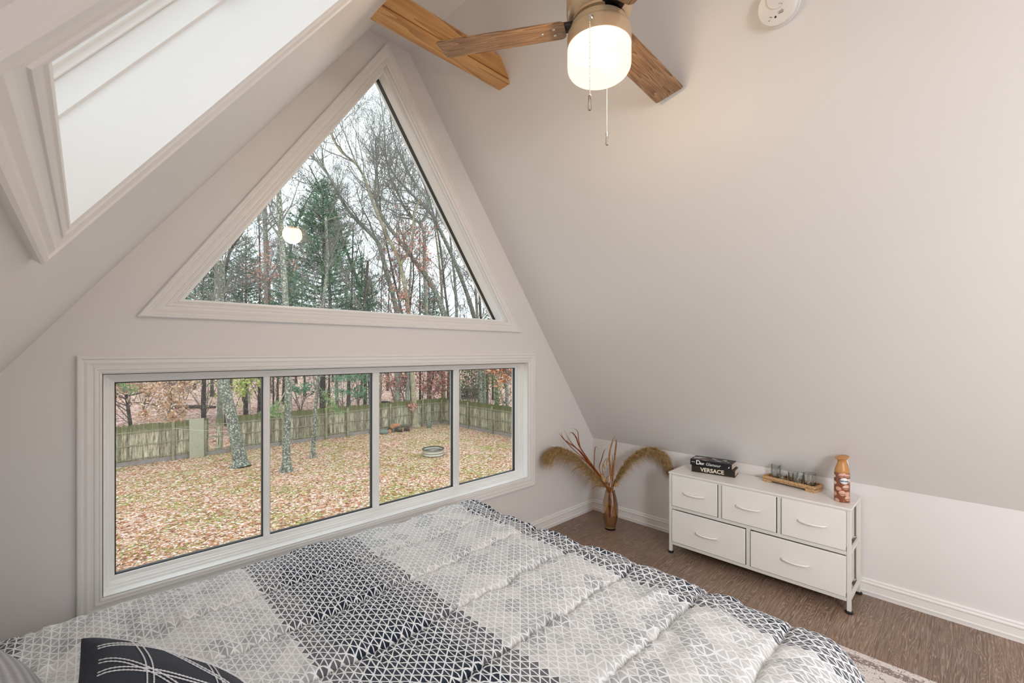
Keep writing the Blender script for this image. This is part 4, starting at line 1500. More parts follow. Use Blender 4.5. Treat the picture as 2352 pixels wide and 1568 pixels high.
# ------------------------------------------------------------------ bed, comforter, pillows
BX0, BX1, BY0, BY1 = -0.56, 1.430, 0.300, 1.815
bed = thing('bed', 'low bed standing under the comforter along the long window', 'bed', (0.40, 1.06, 0))
MB().box((-1.0, -0.735, 0.28), (0.965, 0.735, 0.552)).obj('mattress', M['sheet'], bed, bevel=0.04, seg=4)
MB().box((-1.0, -0.735, 0.10), (0.965, 0.735, 0.279)).obj('base', M['sheet'], bed, bevel=0.01)
for sx in (-0.95, 0.91):
    for sy in (-0.69, 0.69):
        MB().lathe([(0.0005, 0), (0.022, 0), (0.026, 0.10), (0.0005, 0.10)], 16, c=(sx, sy, 0)).obj('leg', M['darkmetal'], bed, smooth=True)

def build_comforter():
    RR = 0.125
    drop = 0.26
    ext = RR * PI / 2 + drop
    s = np.arange(BX0, BX1 + ext, 0.0085)
    t = np.arange(BY0 - ext, BY1 + ext * 0.9, 0.0085)
    S, T = np.meshgrid(s, t, indexing='ij')
    ex = np.maximum(0, S - BX1)
    ey = np.where(T > BY1, T - BY1, np.where(T < BY0, T - BY0, 0))
    # the far and near corners are well rounded
    e = np.hypot(ex, ey)
    with np.errstate(divide='ignore', invalid='ignore'):
        dx = np.where(e > 1e-9, ex / e, 0)
        dy = np.where(e > 1e-9, ey / e, 0)
    e = np.minimum(e, ext)
    th = np.minimum(e / RR, PI / 2)
    rest = np.maximum(0, e - RR * PI / 2)
    hx = RR * np.sin(th) + rest * 0.12
    vz_ = RR * (1 - np.cos(th)) + rest * 0.99
    X = np.minimum(S, BX1) + dx * hx
    Y = np.clip(T, BY0, BY1) + dy * hx
    Z = 0.572 - vz_
    NX, NY, NZ = dx * np.sin(th), dy * np.sin(th), np.cos(th)
    p, y0 = 0.247, 0.361
    ph = (T - y0) / p
    puff = np.abs(np.sin(PI * ph)) ** 0.5
    dist = np.abs(ph - np.round(ph)) * p
    # random wrinkles
    rng = np.random.default_rng(5)
    def waves(kx, ky, n, spread):
        out = np.zeros_like(S)
        for _ in range(n):
            a = kx * rng.uniform(1 - spread, 1 + spread)
            b = ky * rng.uniform(-1, 1)
            out += np.sin(a * S + b * T + rng.uniform(0, 6.28))
        return out / math.sqrt(n)
    def vnoise(cx, cy, seed):
        r2 = np.random.default_rng(seed)
        gx, gy = int((S.max() - S.min()) / cx) + 3, int((T.max() - T.min()) / cy) + 3
        G = r2.uniform(-1, 1, (gx, gy))
        fx, fy = (S - S.min()) / cx, (T - T.min()) / cy
        ix, iy = fx.astype(int), fy.astype(int)
        ux, uy = fx - ix, fy - iy
        ux, uy = ux * ux * (3 - 2 * ux), uy * uy * (3 - 2 * uy)
        return (G[ix, iy] * (1 - ux) * (1 - uy) + G[ix + 1, iy] * ux * (1 - uy) + G[ix, iy + 1] * (1 - ux) * uy + G[ix + 1, iy + 1] * ux * uy)
    gather = np.exp(-dist / 0.07) * (np.abs(vnoise(0.032, 0.11, 11)) ** 0.8)
    ridge = 1 - np.abs(vnoise(0.16, 0.30, 12)) * 2.2
    ridge2 = np.clip(1 - np.abs(vnoise(0.11, 0.42, 21) + 0.25 * vnoise(0.05, 0.1, 22)) * 5, 0, 1)
    right = np.clip((S - 0.75) / 0.6, 0, 1)
    disp = (0.013 * puff - 0.012 * np.exp(-(dist / 0.008) ** 2)) * (1 - 0.6 * np.sin(th)) + 0.021 * gather * (1 - np.clip(th * 1.1, 0, 0.95)) + 0.004 * ridge + 0.010 * vnoise(0.3, 0.3, 13) + (0.004 + 0.013 * right) * ridge2 * puff + 0.0035 * vnoise(0.05, 0.06, 14)
    edge = 1.0
    X = X + NX * disp * edge
    Y = Y + NY * disp * edge
    Z = Z + NZ * disp
    Y = np.minimum(Y, 2.235)
    Z = np.maximum(Z, 0.02)
    ni, nj = S.shape
    V = np.stack([X.ravel(), Y.ravel(), Z.ravel()], 1)
    idx = np.arange(ni * nj).reshape(ni, nj)
    F = np.stack([idx[:-1, :-1].ravel(), idx[1:, :-1].ravel(), idx[1:, 1:].ravel(), idx[:-1, 1:].ravel()], 1)
    mb = MB()
    mb.v = V.tolist()
    mb.f = F.tolist()
    mb.uv = np.stack([S.ravel(), T.ravel()], 1)
    o = mb.obj('comforter', M['comforter'], smooth='all')
    md = o.modifiers.new('thickness', 'SOLIDIFY')
    md.thickness = 0.008
    md.offset = -1
    return tag(o, 'quilted comforter with navy, grey and white triangle print spread over the bed', 'comforter')
build_comforter()

def pillow_pt(c, e1, e2, n, h1, h2, th, a, b, side):
    fa = a * (1 - 0.10 * (1 - b * b) * abs(a))
    fb = b * (1 - 0.10 * (1 - a * a) * abs(b))
    w = max(0.0, (1 - a * a)) ** 0.42 * max(0.0, (1 - b * b)) ** 0.42
    w *= 1 + 0.05 * noise.noise(Vector((a * 2.1, b * 2.3, side + h1 * 9)))
    return c + e1 * (fa * h1) + e2 * (fb * h2) + n * (side * th * w)
def pillow(name, label, mat, c, e1, e2, h1, h2, th):
    c, e1, e2 = Vector(c), Vector(e1).normalized(), Vector(e2).normalized()
    n = e1.cross(e2).normalized()
    if n.z < 0:
        n = -n
    N = 44
    mb = MB()
    mb.uv = []
    for side in (1, -1):
        for i in range(N + 1):
            for j in range(N + 1):
                a = math.sin((i / N * 2 - 1) * PI / 2)
                b = math.sin((j / N * 2 - 1) * PI / 2)
                mb.v.append(tuple(pillow_pt(c, e1, e2, n, h1, h2, th, a, b, side)))
                mb.uv.append((a * h1, b * h2))
        o = 0 if side == 1 else (N + 1) ** 2
        for i in range(N):
            for j in range(N):
                q = (o + i * (N + 1) + j, o + (i + 1) * (N + 1) + j, o + (i + 1) * (N + 1) + j + 1, o + i * (N + 1) + j + 1)
                mb.f.append(q)
    ob = mb.obj(name, mat, smooth='all')
    bm = bmesh.new()
    bm.from_mesh(ob.data)
    bmesh.ops.remove_doubles(bm, verts=bm.verts, dist=1e-5)
    bmesh.ops.recalc_face_normals(bm, faces=bm.faces)
    bm.to_mesh(ob.data)
    bm.free()
    ob.data.polygons.foreach_set('use_smooth', [True] * len(ob.data.polygons))
    tag(ob, label, 'pillow')
    return ob, (c, e1, e2, n, h1, h2, th)
A0 = Vector((-0.006, 1.328, 0.752))
E1 = Vector((0.738, -0.437, -0.49)).normalized()
E2 = Vector((-0.07, -0.993, 0.09)).normalized()
HN = 0.20
nav, par = pillow('throw_pillow', 'navy throw pillow with white chain-stitched lines, lying on the bed near the camera', M['navy'], A0 + (E1 + E2) * HN, E1, E2, HN, HN, 0.070)
def stitch_line(fn, nm='stitching'):
    pts = []
    for i in range(41):
        ab = fn(i / 40)
        if ab is None:
            continue
        a, b = ab
        if abs(a) > 0.985 or abs(b) > 0.985:
            continue
        pts.append(pillow_pt(*par, a, b, 1) + par[3] * 0.0012)
    if len(pts) < 3:
        return None
    c = curve_pts(pts, 4)
    return c
st = MB()
def add_line(fn):
    c = stitch_line(fn)
    if c:
        rad = [0.0012 + 0.0005 * math.sin(i * 2.2) for i in range(len(c))]
        st.tube(c, rad, 6)
for off in (-0.030, 0.030):
    for c0 in (-0.62, 0.05, 0.72):
        add_line(lambda t, c0=c0: (c0 + off + 0.10 * math.sin(3 * t + c0), t * 2 - 1))
        add_line(lambda t, c0=c0: (t * 2 - 1, c0 + off + 0.10 * math.sin(3 * t - c0)))
    for c0 in (-0.95, -0.25, 0.5):
        add_line(lambda t, c0=c0: (t * 2 - 1, c0 + 0.75 * (t * 2 - 1) + off * 1.2))
st.obj('stitching', M['chainstitch'], nav, smooth='all')
nav.children[0].matrix_parent_inverse = Matrix.Identity(4)
pillow('bed_pillow', 'grey ribbed pillow at the head of the bed beside the navy throw pillow', M['ribbed'], (-0.175, 1.195, 0.752), (0.22, -0.97, 0.03), (-0.62, -0.10, 0.62), 0.34, 0.19, 0.085)

# ------------------------------------------------------------------ garden
GZ = EYE - 5.1
def gz(x, y):
    d = max(0.0, y - 29.0)
    left = min(1.0, max(0.0, (26.0 - x * 0.45 + 0) / 26.0))
    return GZ + 0.011 * d * left + 0.10 * noise.noise(Vector((x * 0.13, y * 0.13, 0))) * min(1, d / 6)

mb = MB()
mb.add([(-30, YG + 0.6, GZ), (60, YG + 0.6, GZ), (60, 29.0, GZ), (-30, 29.0, GZ)], [(0, 1, 2, 3)])
struct(mb.obj('lawn', M['lawn']))
mb = MB()
gx = [-30 + 3.0 * i for i in range(51)]
gy = [29.0 + 2.5 * i for i in range(35)]
for y in gy:
    for x in gx:
        mb.v.append((x, y, gz(x, y)))
for j in range(len(gy) - 1):
    for i in range(len(gx) - 1):
        k = j * len(gx) + i
        mb.f.append((k, k + 1, k + 1 + len(gx), k + len(gx)))
struct(mb.obj('forest_floor', M['woods'], smooth='all'))

# loose leaves lying over the lawn
def fallen_leaves(name, mat, n, region, size, seed):
    r = random.Random(seed)
    mb = MB()
    for _ in range(n):
        x, y = region(r)
        z = gz(x, y) if y > 29 else GZ
        a = r.uniform(0, 2 * PI)
        s = size * r.uniform(0.6, 1.3)
        u = Vector((math.cos(a), math.sin(a), r.uniform(-0.35, 0.35))) * s
        v = Vector((-math.sin(a), math.cos(a), r.uniform(-0.35, 0.35))) * s * 0.6
        p = Vector((x, y, z + r.uniform(0.015, 0.05)))
        mb.add([p - u, p - v, p + u, p + v], [(0, 1, 2, 3)])
    return mb.obj(name, mat)
def lawn_region(r):
    # between the house and the fence, denser where the long window looks
    px, py = r.uniform(255, 1190), r.uniform(975, 1330)
    d = FPX * (EYE - GZ) / (py - HORIZON)
    p = at_depth(px, py, d)
    if p.y > 25.8 or p.x > 18.1 or p.y < 3.2:
        return (r.uniform(0, 18), r.uniform(12, 25.7))
    return (p.x, p.y)
for nm, mt, n, sd in (('fallen_leaves', M['leaf_pale'], 9000, 31), ('fallen_leaves', M['leaf_rust'], 11000, 32)):
    o = fallen_leaves(nm, mt, n, lawn_region, 0.034, sd)
    tag(o, 'pale tan fallen leaves scattered over the lawn' if sd == 31 else 'rusty fallen leaves scattered over the lawn', 'leaves', kind='stuff')
def woods_region(r):
    y = 26.4 + r.random() ** 1.5 * 40
    return (r.uniform(-6 + 0.1 * y, 10 + 0.9 * y), y)
o = fallen_leaves('fallen_leaves', M['leaf_red'], 6000, woods_region, 0.085, 33)
tag(o, 'reddish fallen leaves covering the forest floor behind the fence', 'leaves', kind='stuff')

# fence
def fence_run(name, label, p0, p1, posts, seed, gaps=()):
    r = random.Random(seed)
    p0, p1 = Vector((*p0, GZ)), Vector((*p1, GZ))
    L = (p1 - p0).length
    d = (p1 - p0).normalized()
    ang = math.atan2(d.y, d.x)
    root = thing(name, label, 'fence', p0, ang)
    # local x along the run, -y faces the house for the back run
    edges = [0.0] + posts + [L]
    for i in range(len(edges) - 1):
        a, b = edges[i], edges[i + 1]
        if b - a < 0.05:
            continue
        mb = MB()
        x = a
        while x < b - 0.02:
            w = min(0.138 + r.uniform(-0.006, 0.004), b - x)
            h = 1.80 + r.uniform(-0.035, 0.03)
            if not any(g0 < x + w / 2 < g1 for g0, g1 in gaps):
                y = r.uniform(-0.004, 0.006)
                z0 = 0.20
                c = 0.022
                vs = [(x, y, z0), (x + w, y, z0), (x + w, y, h - c), (x + w - c, y, h), (x + c, y, h), (x, y, h - c)]
                n = 6
                vs2 = vs + [(q[0], q[1] + 0.018, q[2]) for q in vs]
                mb.add(vs2, [tuple(range(n)), tuple(reversed(range(n, 2 * n)))] + [(k, n + k, n + (k + 1) % n, (k + 1) % n) for k in range(n)])
            x += w + r.uniform(0.006, 0.018)
        if mb.v:
            mb.obj('fence_panel', M['fence'], root)
        MB().box((a, -0.01, 0.0), (b, 0.012, 0.20)).obj('kick_board', M['kick'], root)
        for z in (0.27, 0.88, 1.47):
            MB().box((a, -0.050, z - 0.022), (b, -0.004, z + 0.022)).obj('rail', M['fence_rail'], root)
    for k, x in enumerate(posts):
        h = 1.72 + r.uniform(-0.06, 0.06)
        MB().box((x - 0.055, -0.115, -0.05), (x + 0.055, -0.046, h)).obj('post', M['fence_rail'], root, bevel=0.008)
    return root
FX0 = -9.0
fence_run('wooden_fence', 'mossy board fence along the back of the yard, running behind the leaning tree', (FX0, 26.0), (18.2, 26.0),
          [v - FX0 for v in (-6.62, -4.22, -1.82, 0.58, 2.96, 4.22, 5.33, 7.70, 10.05, 11.32, 14.13, 16.55, 18.08)], 4, gaps=((13.42, 13.62), (14.02, 14.22)))
fence_run('wooden_fence', 'mossy board fence along the right side of the yard, beyond the fire ring', (18.2, 25.94), (18.2, 12.0),
          [0.75, 2.95, 5.35, 7.75, 10.1, 12.5], 5)
pl = MB().box((-0.29, -0.012, 0), (0.29, 0.012, 1.86)).obj('plywood_sheet', M['ply'], loc=(3.86, 25.80, GZ))
pl.rotation_euler = (math.radians(-2.5), 0, 0)
tag(pl, 'grey-green plywood sheet leaning upright against the back fence', 'plywood sheet')

# fire ring
fr = thing('fire_ring', 'round corrugated metal fire ring standing empty on the lawn', 'fire ring', (12.30, 18.33, GZ))
rp = []
R0 = 0.50
for k in range(17):
    z = 0.02 + 0.30 * k / 16
    rp.append((R0 + 0.022 * math.sin(k / 16 * 2 * PI * 2.5), z))
MB().lathe(rp + [(r - 0.02, z) for r, z in reversed(rp)], 48, close=True).obj('ring_wall', M['steel_ring'], fr, smooth='all')
MB().lathe([(R0 - 0.04, 0.315), (R0 + 0.045, 0.315), (R0 + 0.045, 0.335), (R0 - 0.04, 0.335)], 48, close=True).obj('rim', M['bark_dark'], fr, smooth=True)
MB().lathe([(0.001, 0.0), (R0 - 0.03, 0.0), (R0 - 0.03, 0.05), (0.001, 0.06)], 32).obj('ash_bed', M['stone'], fr)

# logs by the fence
def log(label, c, rot, L, r0, mat=M['bark_dark']):
    mb = MB()
    mb.tube([(-L / 2, 0, 0), (-L / 6, 0.01, 0.01), (L / 6, -0.01, 0), (L / 2, 0, 0)], [r0, r0 * 1.04, r0 * 0.98, r0], 12)
    o = mb.obj('log', mat, loc=c, smooth=True)
    o.rotation_euler = rot
    tag(o, label, 'log', 'cut logs by the back fence')
    for s in (-1, 1):
        e = MB().lathe([(0.001, 0), (r0 * 0.93, 0), (r0 * 0.93, 0.008), (0.001, 0.010)], 14)
        q = Vector((0, 0, 1)).rotation_difference(Vector((s, 0, 0))).to_matrix().to_4x4()
        e.xform(q)
        e.obj('cut_end', M['log_end'], o, (s * L / 2, 0, 0))
log('reddish split log lying topmost in the log heap by the fence', (14.15, 25.35, GZ + 0.36), (0, 0.1, 0.5), 0.62, 0.15, M['log_end'])
log('dark log lying at the left foot of the log heap by the fence', (13.75, 25.3, GZ + 0.13), (0, 0, 1.0), 0.55, 0.14)
log('dark log lying at the right end of the log heap by the fence', (14.75, 25.1, GZ + 0.16), (0, 0, 2.4), 0.55, 0.17)
log('dark log lying in the middle of the log heap by the fence', (14.32, 25.15, GZ + 0.15), (0, 0, -0.9), 0.5, 0.16)
def stone(label, c, s):
    mb = MB().sphere((0, 0, 0), 1.0, 14, 10, s)
    r = random.Random(int(c[0] * 10))
    mb.v = [tuple(Vector(v) * (1 + 0.16 * noise.noise(Vector(v) * 4))) for v in mb.v]
    o = mb.obj('stone', M['stone'], loc=c, smooth='all')
    return tag(o, label, 'stone')
stone('mossy stone lying just left of the log heap by the fence', (13.30, 25.2, GZ + 0.10), (0.32, 0.25, 0.17))
stone('small grey-green stone standing in front of the fence corner', (16.50, 25.1, GZ + 0.18), (0.17, 0.15, 0.26))

# ------------------------------------------------------------------ trees
def tube_fast(mb, pts, rad, n):
    o = len(mb.v)
    t0 = (pts[1] - pts[0]).normalized()
    u = t0.orthogonal().normalized()
    cs = [(math.cos(2 * PI * k / n), math.sin(2 * PI * k / n)) for k in range(n)]
    m = len(pts)
    for i, p in enumerate(pts):
        t = (pts[min(i + 1, m - 1)] - pts[max(i - 1, 0)])
        if t.length < 1e-9:
            t = t0
        t.normalize()
        u = u - t * u.dot(t)
        if u.length < 1e-6:
            u = t.orthogonal()
        u.normalize()
        w = t.cross(u)
        r = rad[i]
        for c, s in cs:
            mb.v.append((p.x + (u.x * c + w.x * s) * r, p.y + (u.y * c + w.y * s) * r, p.z + (u.z * c + w.z * s) * r))
    for i in range(m - 1):
        for k in range(n):
            a0 = o + i * n + k
            a1 = o + i * n + (k + 1) % n
            mb.f.append((a0, a1, a1 + n, a0 + n))

def branch(mb, p, d, ln, rad, lvl, r, tips, kids=(5, 5, 4), rmin=0.010, lift=0.12, wob=0.22):
    nseg = 5 if lvl == 0 else 4 if lvl == 1 else 3
    pts, rr = [p.copy()], [rad]
    for i in range(nseg):
        d = (d + rdir(r) * wob + UP * lift).normalized()
        p = p + d * (ln / nseg)
        pts.append(p.copy())
        rr.append(max(rmin * 0.7, rad * (1 - 0.72 * (i + 1) / nseg)))
    tube_fast(mb, pts, rr, 5 if lvl == 0 else 4 if lvl == 1 else 3)
    tips.append((pts[-1], d))
    if lvl < len(kids):
        for _ in range(kids[lvl]):
            t = r.uniform(0.18, 1.0) * nseg
            k = min(int(t), nseg - 1)
            q = pts[k].lerp(pts[k + 1], t - k)
            dd = (pts[k + 1] - pts[k]).normalized()
            side = rdir(r)
            side = (side - dd * side.dot(dd)).normalized()
            nd = (dd * r.uniform(0.55, 1.0) + side * r.uniform(0.55, 1.0)).normalized()
            branch(mb, q, nd, ln * r.uniform(0.38, 0.62), max(rmin, rr[k] * 0.6), lvl + 1, r, tips, kids, rmin, lift, wob)

def stem_pts(path, d0, d1, n=5):
    P = [at_depth(px, py, d0 + (d1 - d0) * i / (len(path) - 1)) for i, (px, py) in enumerate(path)]
    return curve_pts(P, n)

def stem(mb, pts, r0, r1, r, tips, t0=0.35, nb=12, bl=(2.0, 4.0), kids=(5, 5, 4), rmin=0.010, flare=0.0, sides=9, lift=0.12, bmb=None):
    m = len(pts)
    rad = []
    for i in range(m):
        t = i / (m - 1)
        rr = r0 + (r1 - r0) * t
        rr *= 1 + 0.06 * math.sin(i * 1.7)
        if flare:
            z = (pts[i] - pts[0]).length
            rr += flare * math.exp(-z / 0.28)
        rad.append(rr)
    tube_fast(mb, pts, rad, sides)
    for _ in range(nb):
        t = (t0 + (1 - t0) * r.random()) * (m - 1)
        k = min(int(t), m - 2)
        q = pts[k].lerp(pts[k + 1], t - k)
        dd = (pts[k + 1] - pts[k]).normalized()
        side = rdir(r)
        side = (side - dd * side.dot(dd)).normalized()
        nd = (dd * r.uniform(0.4, 0.9) + side * r.uniform(0.6, 1.0)).normalized()
        branch(bmb or mb, q, nd, r.uniform(*bl), max(rmin * 1.5, rad[k] * r.uniform(0.25, 0.5)), 0, r, tips, kids, rmin, lift)

def leaf_quads(mb, pts, n, spread, size, r, droop=0.2):
    for _ in range(n):
        p = r.choice(pts)
        c = p + rdir(r) * (spread * r.random() ** 0.6)
        u = rdir(r)
        u.z -= droop
        u.normalize()
        v = u.cross(rdir(r)).normalized()
        s = size * r.uniform(0.6, 1.25)
        fold = u.cross(v) * s * 0.18
        mb.add([c - u * s, c - v * s * 0.5 + fold, c + u * s, c + v * s * 0.5 + fold], [(0, 1, 2), (0, 2, 3)])

def down(pts, z):
    """carry a stem straight down to the ground"""
    p = pts[0]
    if p.z > z + 0.05:
        base = Vector((p.x - (pts[1].x - p.x) * 0.3, p.y - (pts[1].y - p.y) * 0.3, z))
        return [base, base.lerp(p, 0.5)] + pts
    return pts

def make_tree(name, label, stems, bark, seed, cat='tree', group=None, twigmat=None):
    """stems: dicts of path (outline points), d0, d1, r0, r1 and branch settings"""
    r = random.Random(seed)
    mb, bb, tips = MB(), MB(), []
    first = None
    for s in stems:
        pts = stem_pts(s['path'], s['d0'], s['d1'])
        if s.get('ground', True):
            pts = down(pts, gz(pts[0].x, pts[0].y) if pts[0].y > 29 else GZ)
        if first is None:
            first = pts[0].copy()
        k = {q: s[q] for q in ('t0', 'nb', 'bl', 'kids', 'rmin', 'flare', 'sides', 'lift') if q in s}
        stem(mb, pts, s['r0'], s['r1'], r, tips, bmb=bb, **k)
    mb.v = [(x - first.x, y - first.y, z - first.z) for x, y, z in mb.v]
    o = mb.obj(name, bark, loc=first, smooth='all')
    if bb.v:
        bb.v = [(x - first.x, y - first.y, z - first.z) for x, y, z in bb.v]
        bb.obj('branches', M['twig'], o, smooth='all')
    tag(o, label, cat, group)
    return o, first, tips, r

def add_leaves(o, first, tips, r, mat, n, spread, size, keep=None, nm='foliage', droop=0.2):
    pts = [t[0] for t in tips if keep is None or keep(t[0])]
    if not pts:
        return
    mb = MB()
    leaf_quads(mb, pts, n, spread, size, r, droop)
    mb.v = [(x - first.x, y - first.y, z - first.z) for x, y, z in mb.v]
    return mb.obj(nm, mat, o)

# --- trees standing in the yard
make_tree('oak_tree', 'lichen-covered tree leaning left in the yard, nearest the back fence gate', [
    dict(path=[(553, 1072), (549, 1040), (541, 1000), (530, 950), (517, 895), (506, 845), (500, 790), (503, 700), (505, 600)], d0=19.6, d1=20.2, r0=0.255, r1=0.20, flare=0.16, t0=0.7, nb=8, bl=(2, 4), sides=14)], M['bark_lichen'], 1)
make_tree('oak_tree', 'straight lichen-covered tree in the yard, seen through the second long pane', [
    dict(path=[(658, 1083), (658, 1020), (661, 950), (662, 865), (659, 770), (655, 680), (650, 600), (645, 520), (640, 440), (634, 350), (625, 260), (612, 150)], d0=18.8, d1=19.6, r0=0.150, r1=0.09, flare=0.13, t0=0.55, nb=16, bl=(2, 4.0), sides=12, kids=(5, 4, 3))], M['bark_lichen'], 2)
make_tree('young_oak_tree', 'thin mossy tree in the yard just right of the straight lichen-covered one', [
    dict(path=[(718, 1052), (721, 1000), (725, 940), (732, 870), (738, 800), (742, 700), (752, 600), (748, 500)], d0=21.2, d1=21.4, r0=0.090, r1=0.06, flare=0.08, t0=0.35, nb=16, bl=(1.2, 2.6), sides=10)], M['bark_lichen'], 3)
o, f0, tips, r = make_tree('beech_tree', 'smooth tan tree standing just inside the fence near its corner', [
    dict(path=[(955, 978), (953, 950), (950, 910), (947, 860), (941, 790), (938, 718), (920, 608), (888, 539), (855, 461), (842, 420), (819, 378), (782, 346), (759, 305), (740, 250)], d0=29.6, d1=31.0, r0=0.200, r1=0.05, flare=0.16, t0=0.42, nb=26, bl=(2.5, 5.5), sides=12, kids=(5, 4, 3), rmin=0.008),
    dict(path=[(920, 608), (945, 560), (952, 490), (975, 440)], d0=30.1, d1=30.6, r0=0.10, r1=0.04, ground=False, nb=14, bl=(2, 4), kids=(5, 4, 3), rmin=0.008)], M['bark_tan'], 4)
lf = MB()
leaf_quads(lf, [at_depth(945 + dx, 930 + dy, 29.4) for dx, dy in ((0, 0), (6, 3), (12, 2), (-8, 2), (4, 5))], 110, 0.3, 0.085, random.Random(9))
lf.v = [(x - f0.x, y - f0.y, z - f0.z) for x, y, z in lf.v]
lf.obj('foliage', M['leaf_red'], o)
make_tree('young_oak_tree', 'slim dark tree in the yard in front of the fence at the second mullion', [
    dict(path=[(853, 988), (852, 950), (850, 900), (847, 858), (842, 780), (838, 700), (845, 600)], d0=27.6, d1=27.8, r0=0.11, r1=0.08, flare=0.05, t0=0.5, nb=10, bl=(2, 4), sides=10)], M['bark_dark'], 5)

# --- bare tall trees beyond the fence, seen through the triangle window
TW = dict(kids=(4, 4, 2), rmin=0.0075, sides=9)
make_tree('bare_tree', 'tall bare grey-green tree leaning left across the middle of the triangle window', [
    dict(path=[(913, 800), (911, 718), (883, 608), (865, 553), (800, 484), (759, 410), (732, 374), (709, 351), (680, 300)], d0=33, d1=33, r0=0.20, r1=0.06, t0=0.35, nb=26, bl=(2.5, 5), **TW)], M['bark_grey'], 11)
make_tree('bare_tree', 'tall bare forked tree rising to the top of the triangle window', [
    dict(path=[(985, 860), (975, 608), (975, 548), (966, 516), (934, 484), (911, 438), (892, 392), (884, 330), (880, 270), (872, 215)], d0=35, d1=36, r0=0.17, r1=0.03, t0=0.4, nb=34, bl=(2.5, 5.5), **TW),
    dict(path=[(966, 516), (985, 470), (960, 430), (930, 380), (905, 320), (895, 250)], d0=35.3, d1=36, r0=0.12, r1=0.03, ground=False, nb=22, bl=(2, 4.5), **TW)], M['bark_grey'], 12)
make_tree('bare_tree', 'thick leaning bare tree crossing the lower right of the triangle window', [
    dict(path=[(1040, 800), (1021, 723), (989, 649), (952, 599), (911, 544), (880, 500), (862, 450), (866, 380), (873, 300)], d0=31, d1=32, r0=0.23, r1=0.05, t0=0.4, nb=30, bl=(2.5, 5), **TW)], M['bark_lichen'], 13)
make_tree('bare_tree', 'bare tree leaning left beside the right edge of the triangle window', [
    dict(path=[(1110, 850), (1090, 732), (1053, 622), (1007, 521), (984, 484), (934, 434), (905, 400), (880, 350), (852, 290)], d0=34, d1=35, r0=0.20, r1=0.04, t0=0.35, nb=30, bl=(2.5, 5), **TW)], M['bark_lichen'], 14)
make_tree('bare_tree', 'slender bare tree at the far right corner of the triangle window', [
    dict(path=[(1118, 840), (1105, 740), (1098, 650), (1075, 560), (1040, 470), (1010, 400)], d0=38, d1=38, r0=0.14, r1=0.04, t0=0.35, nb=22, bl=(2.5, 4.5), **TW)], M['bark_dark'], 15)
make_tree('bare_tree', 'dark bare tree behind the white pine', [
    dict(path=[(852, 830), (850, 725), (820, 640), (790, 560), (770, 490), (735, 430), (710, 380)], d0=40, d1=40, r0=0.17, r1=0.05, t0=0.3, nb=34, bl=(3, 5.5), **TW)], M['bark_dark'], 16)
make_tree('bare_tree', 'dark bare tree with wide twiggy crown left of the white pine', [
    dict(path=[(665, 860), (668, 720), (664, 640), (670, 560), (690, 490), (725, 430)], d0=42, d1=42, r0=0.17, r1=0.05, t0=0.3, nb=30, bl=(3, 5), **TW)], M['bark_dark'], 17)
make_tree('bare_tree', 'fine-twigged bare tree far behind the top of the triangle window', [
    dict(path=[(935, 880), (930, 760), (905, 640), (880, 520), (868, 420), (862, 320)], d0=46, d1=46, r0=0.17, r1=0.05, t0=0.35, nb=40, bl=(3.5, 7), **TW)], M['bark_dark'], 18)
make_tree('bare_tree', 'dark trunked bare tree at the lower left of the triangle window', [
    dict(path=[(520, 880), (514, 760), (515, 650), (528, 580), (560, 530)], d0=30, d1=30, r0=0.15, r1=0.07, t0=0.3, nb=18, bl=(2, 4), **TW)], M['bark_dark'], 19)
make_tree('bare_tree', 'upright mossy tree left of the straight yard tree in the triangle window', [
    dict(path=[(612, 900), (612, 800), (613, 700), (612, 600), (608, 500), (604, 400)], d0=29, d1=29, r0=0.19, r1=0.13, t0=0.3, nb=18, bl=(2, 4), **TW)], M['bark_lichen'], 20)
make_tree('bare_tree', 'bare tree filling the gap at the right middle of the triangle window', [
    dict(path=[(1030, 880), (1032, 760), (1020, 650), (1010, 560), (990, 470), (960, 390)], d0=44, d1=44, r0=0.16, r1=0.05, t0=0.3, nb=34, bl=(3, 6), **TW)], M['bark_dark'], 21)
o, f0, tips, r = make_tree('oak_tree', 'oak with rusty red leaves low at the right of the triangle window', [
    dict(path=[(945, 900), (940, 780), (942, 700), (950, 630), (945, 580)], d0=30.5, d1=30.5, r0=0.10, r1=0.03, t0=0.35, nb=26, bl=(1.2, 2.6), kids=(5, 3), rmin=0.012)], M['bark_dark'], 22)
add_leaves(o, f0, tips, r, M['leaf_red'], 1500, 0.32, 0.085)
o, f0, tips, r = make_tree('oak_tree', 'oak sapling with rusty red leaves left of the white pine', [
    dict(path=[(628, 900), (625, 780), (618, 700), (620, 640), (640, 610)], d0=27.6, d1=27.6, r0=0.06, r1=0.02, t0=0.45, nb=18, bl=(0.9, 1.8), kids=(4, 3), rmin=0.010)], M['bark_dark'], 23)
add_leaves(o, f0, tips, r, M['leaf_red'], 620, 0.28, 0.075)

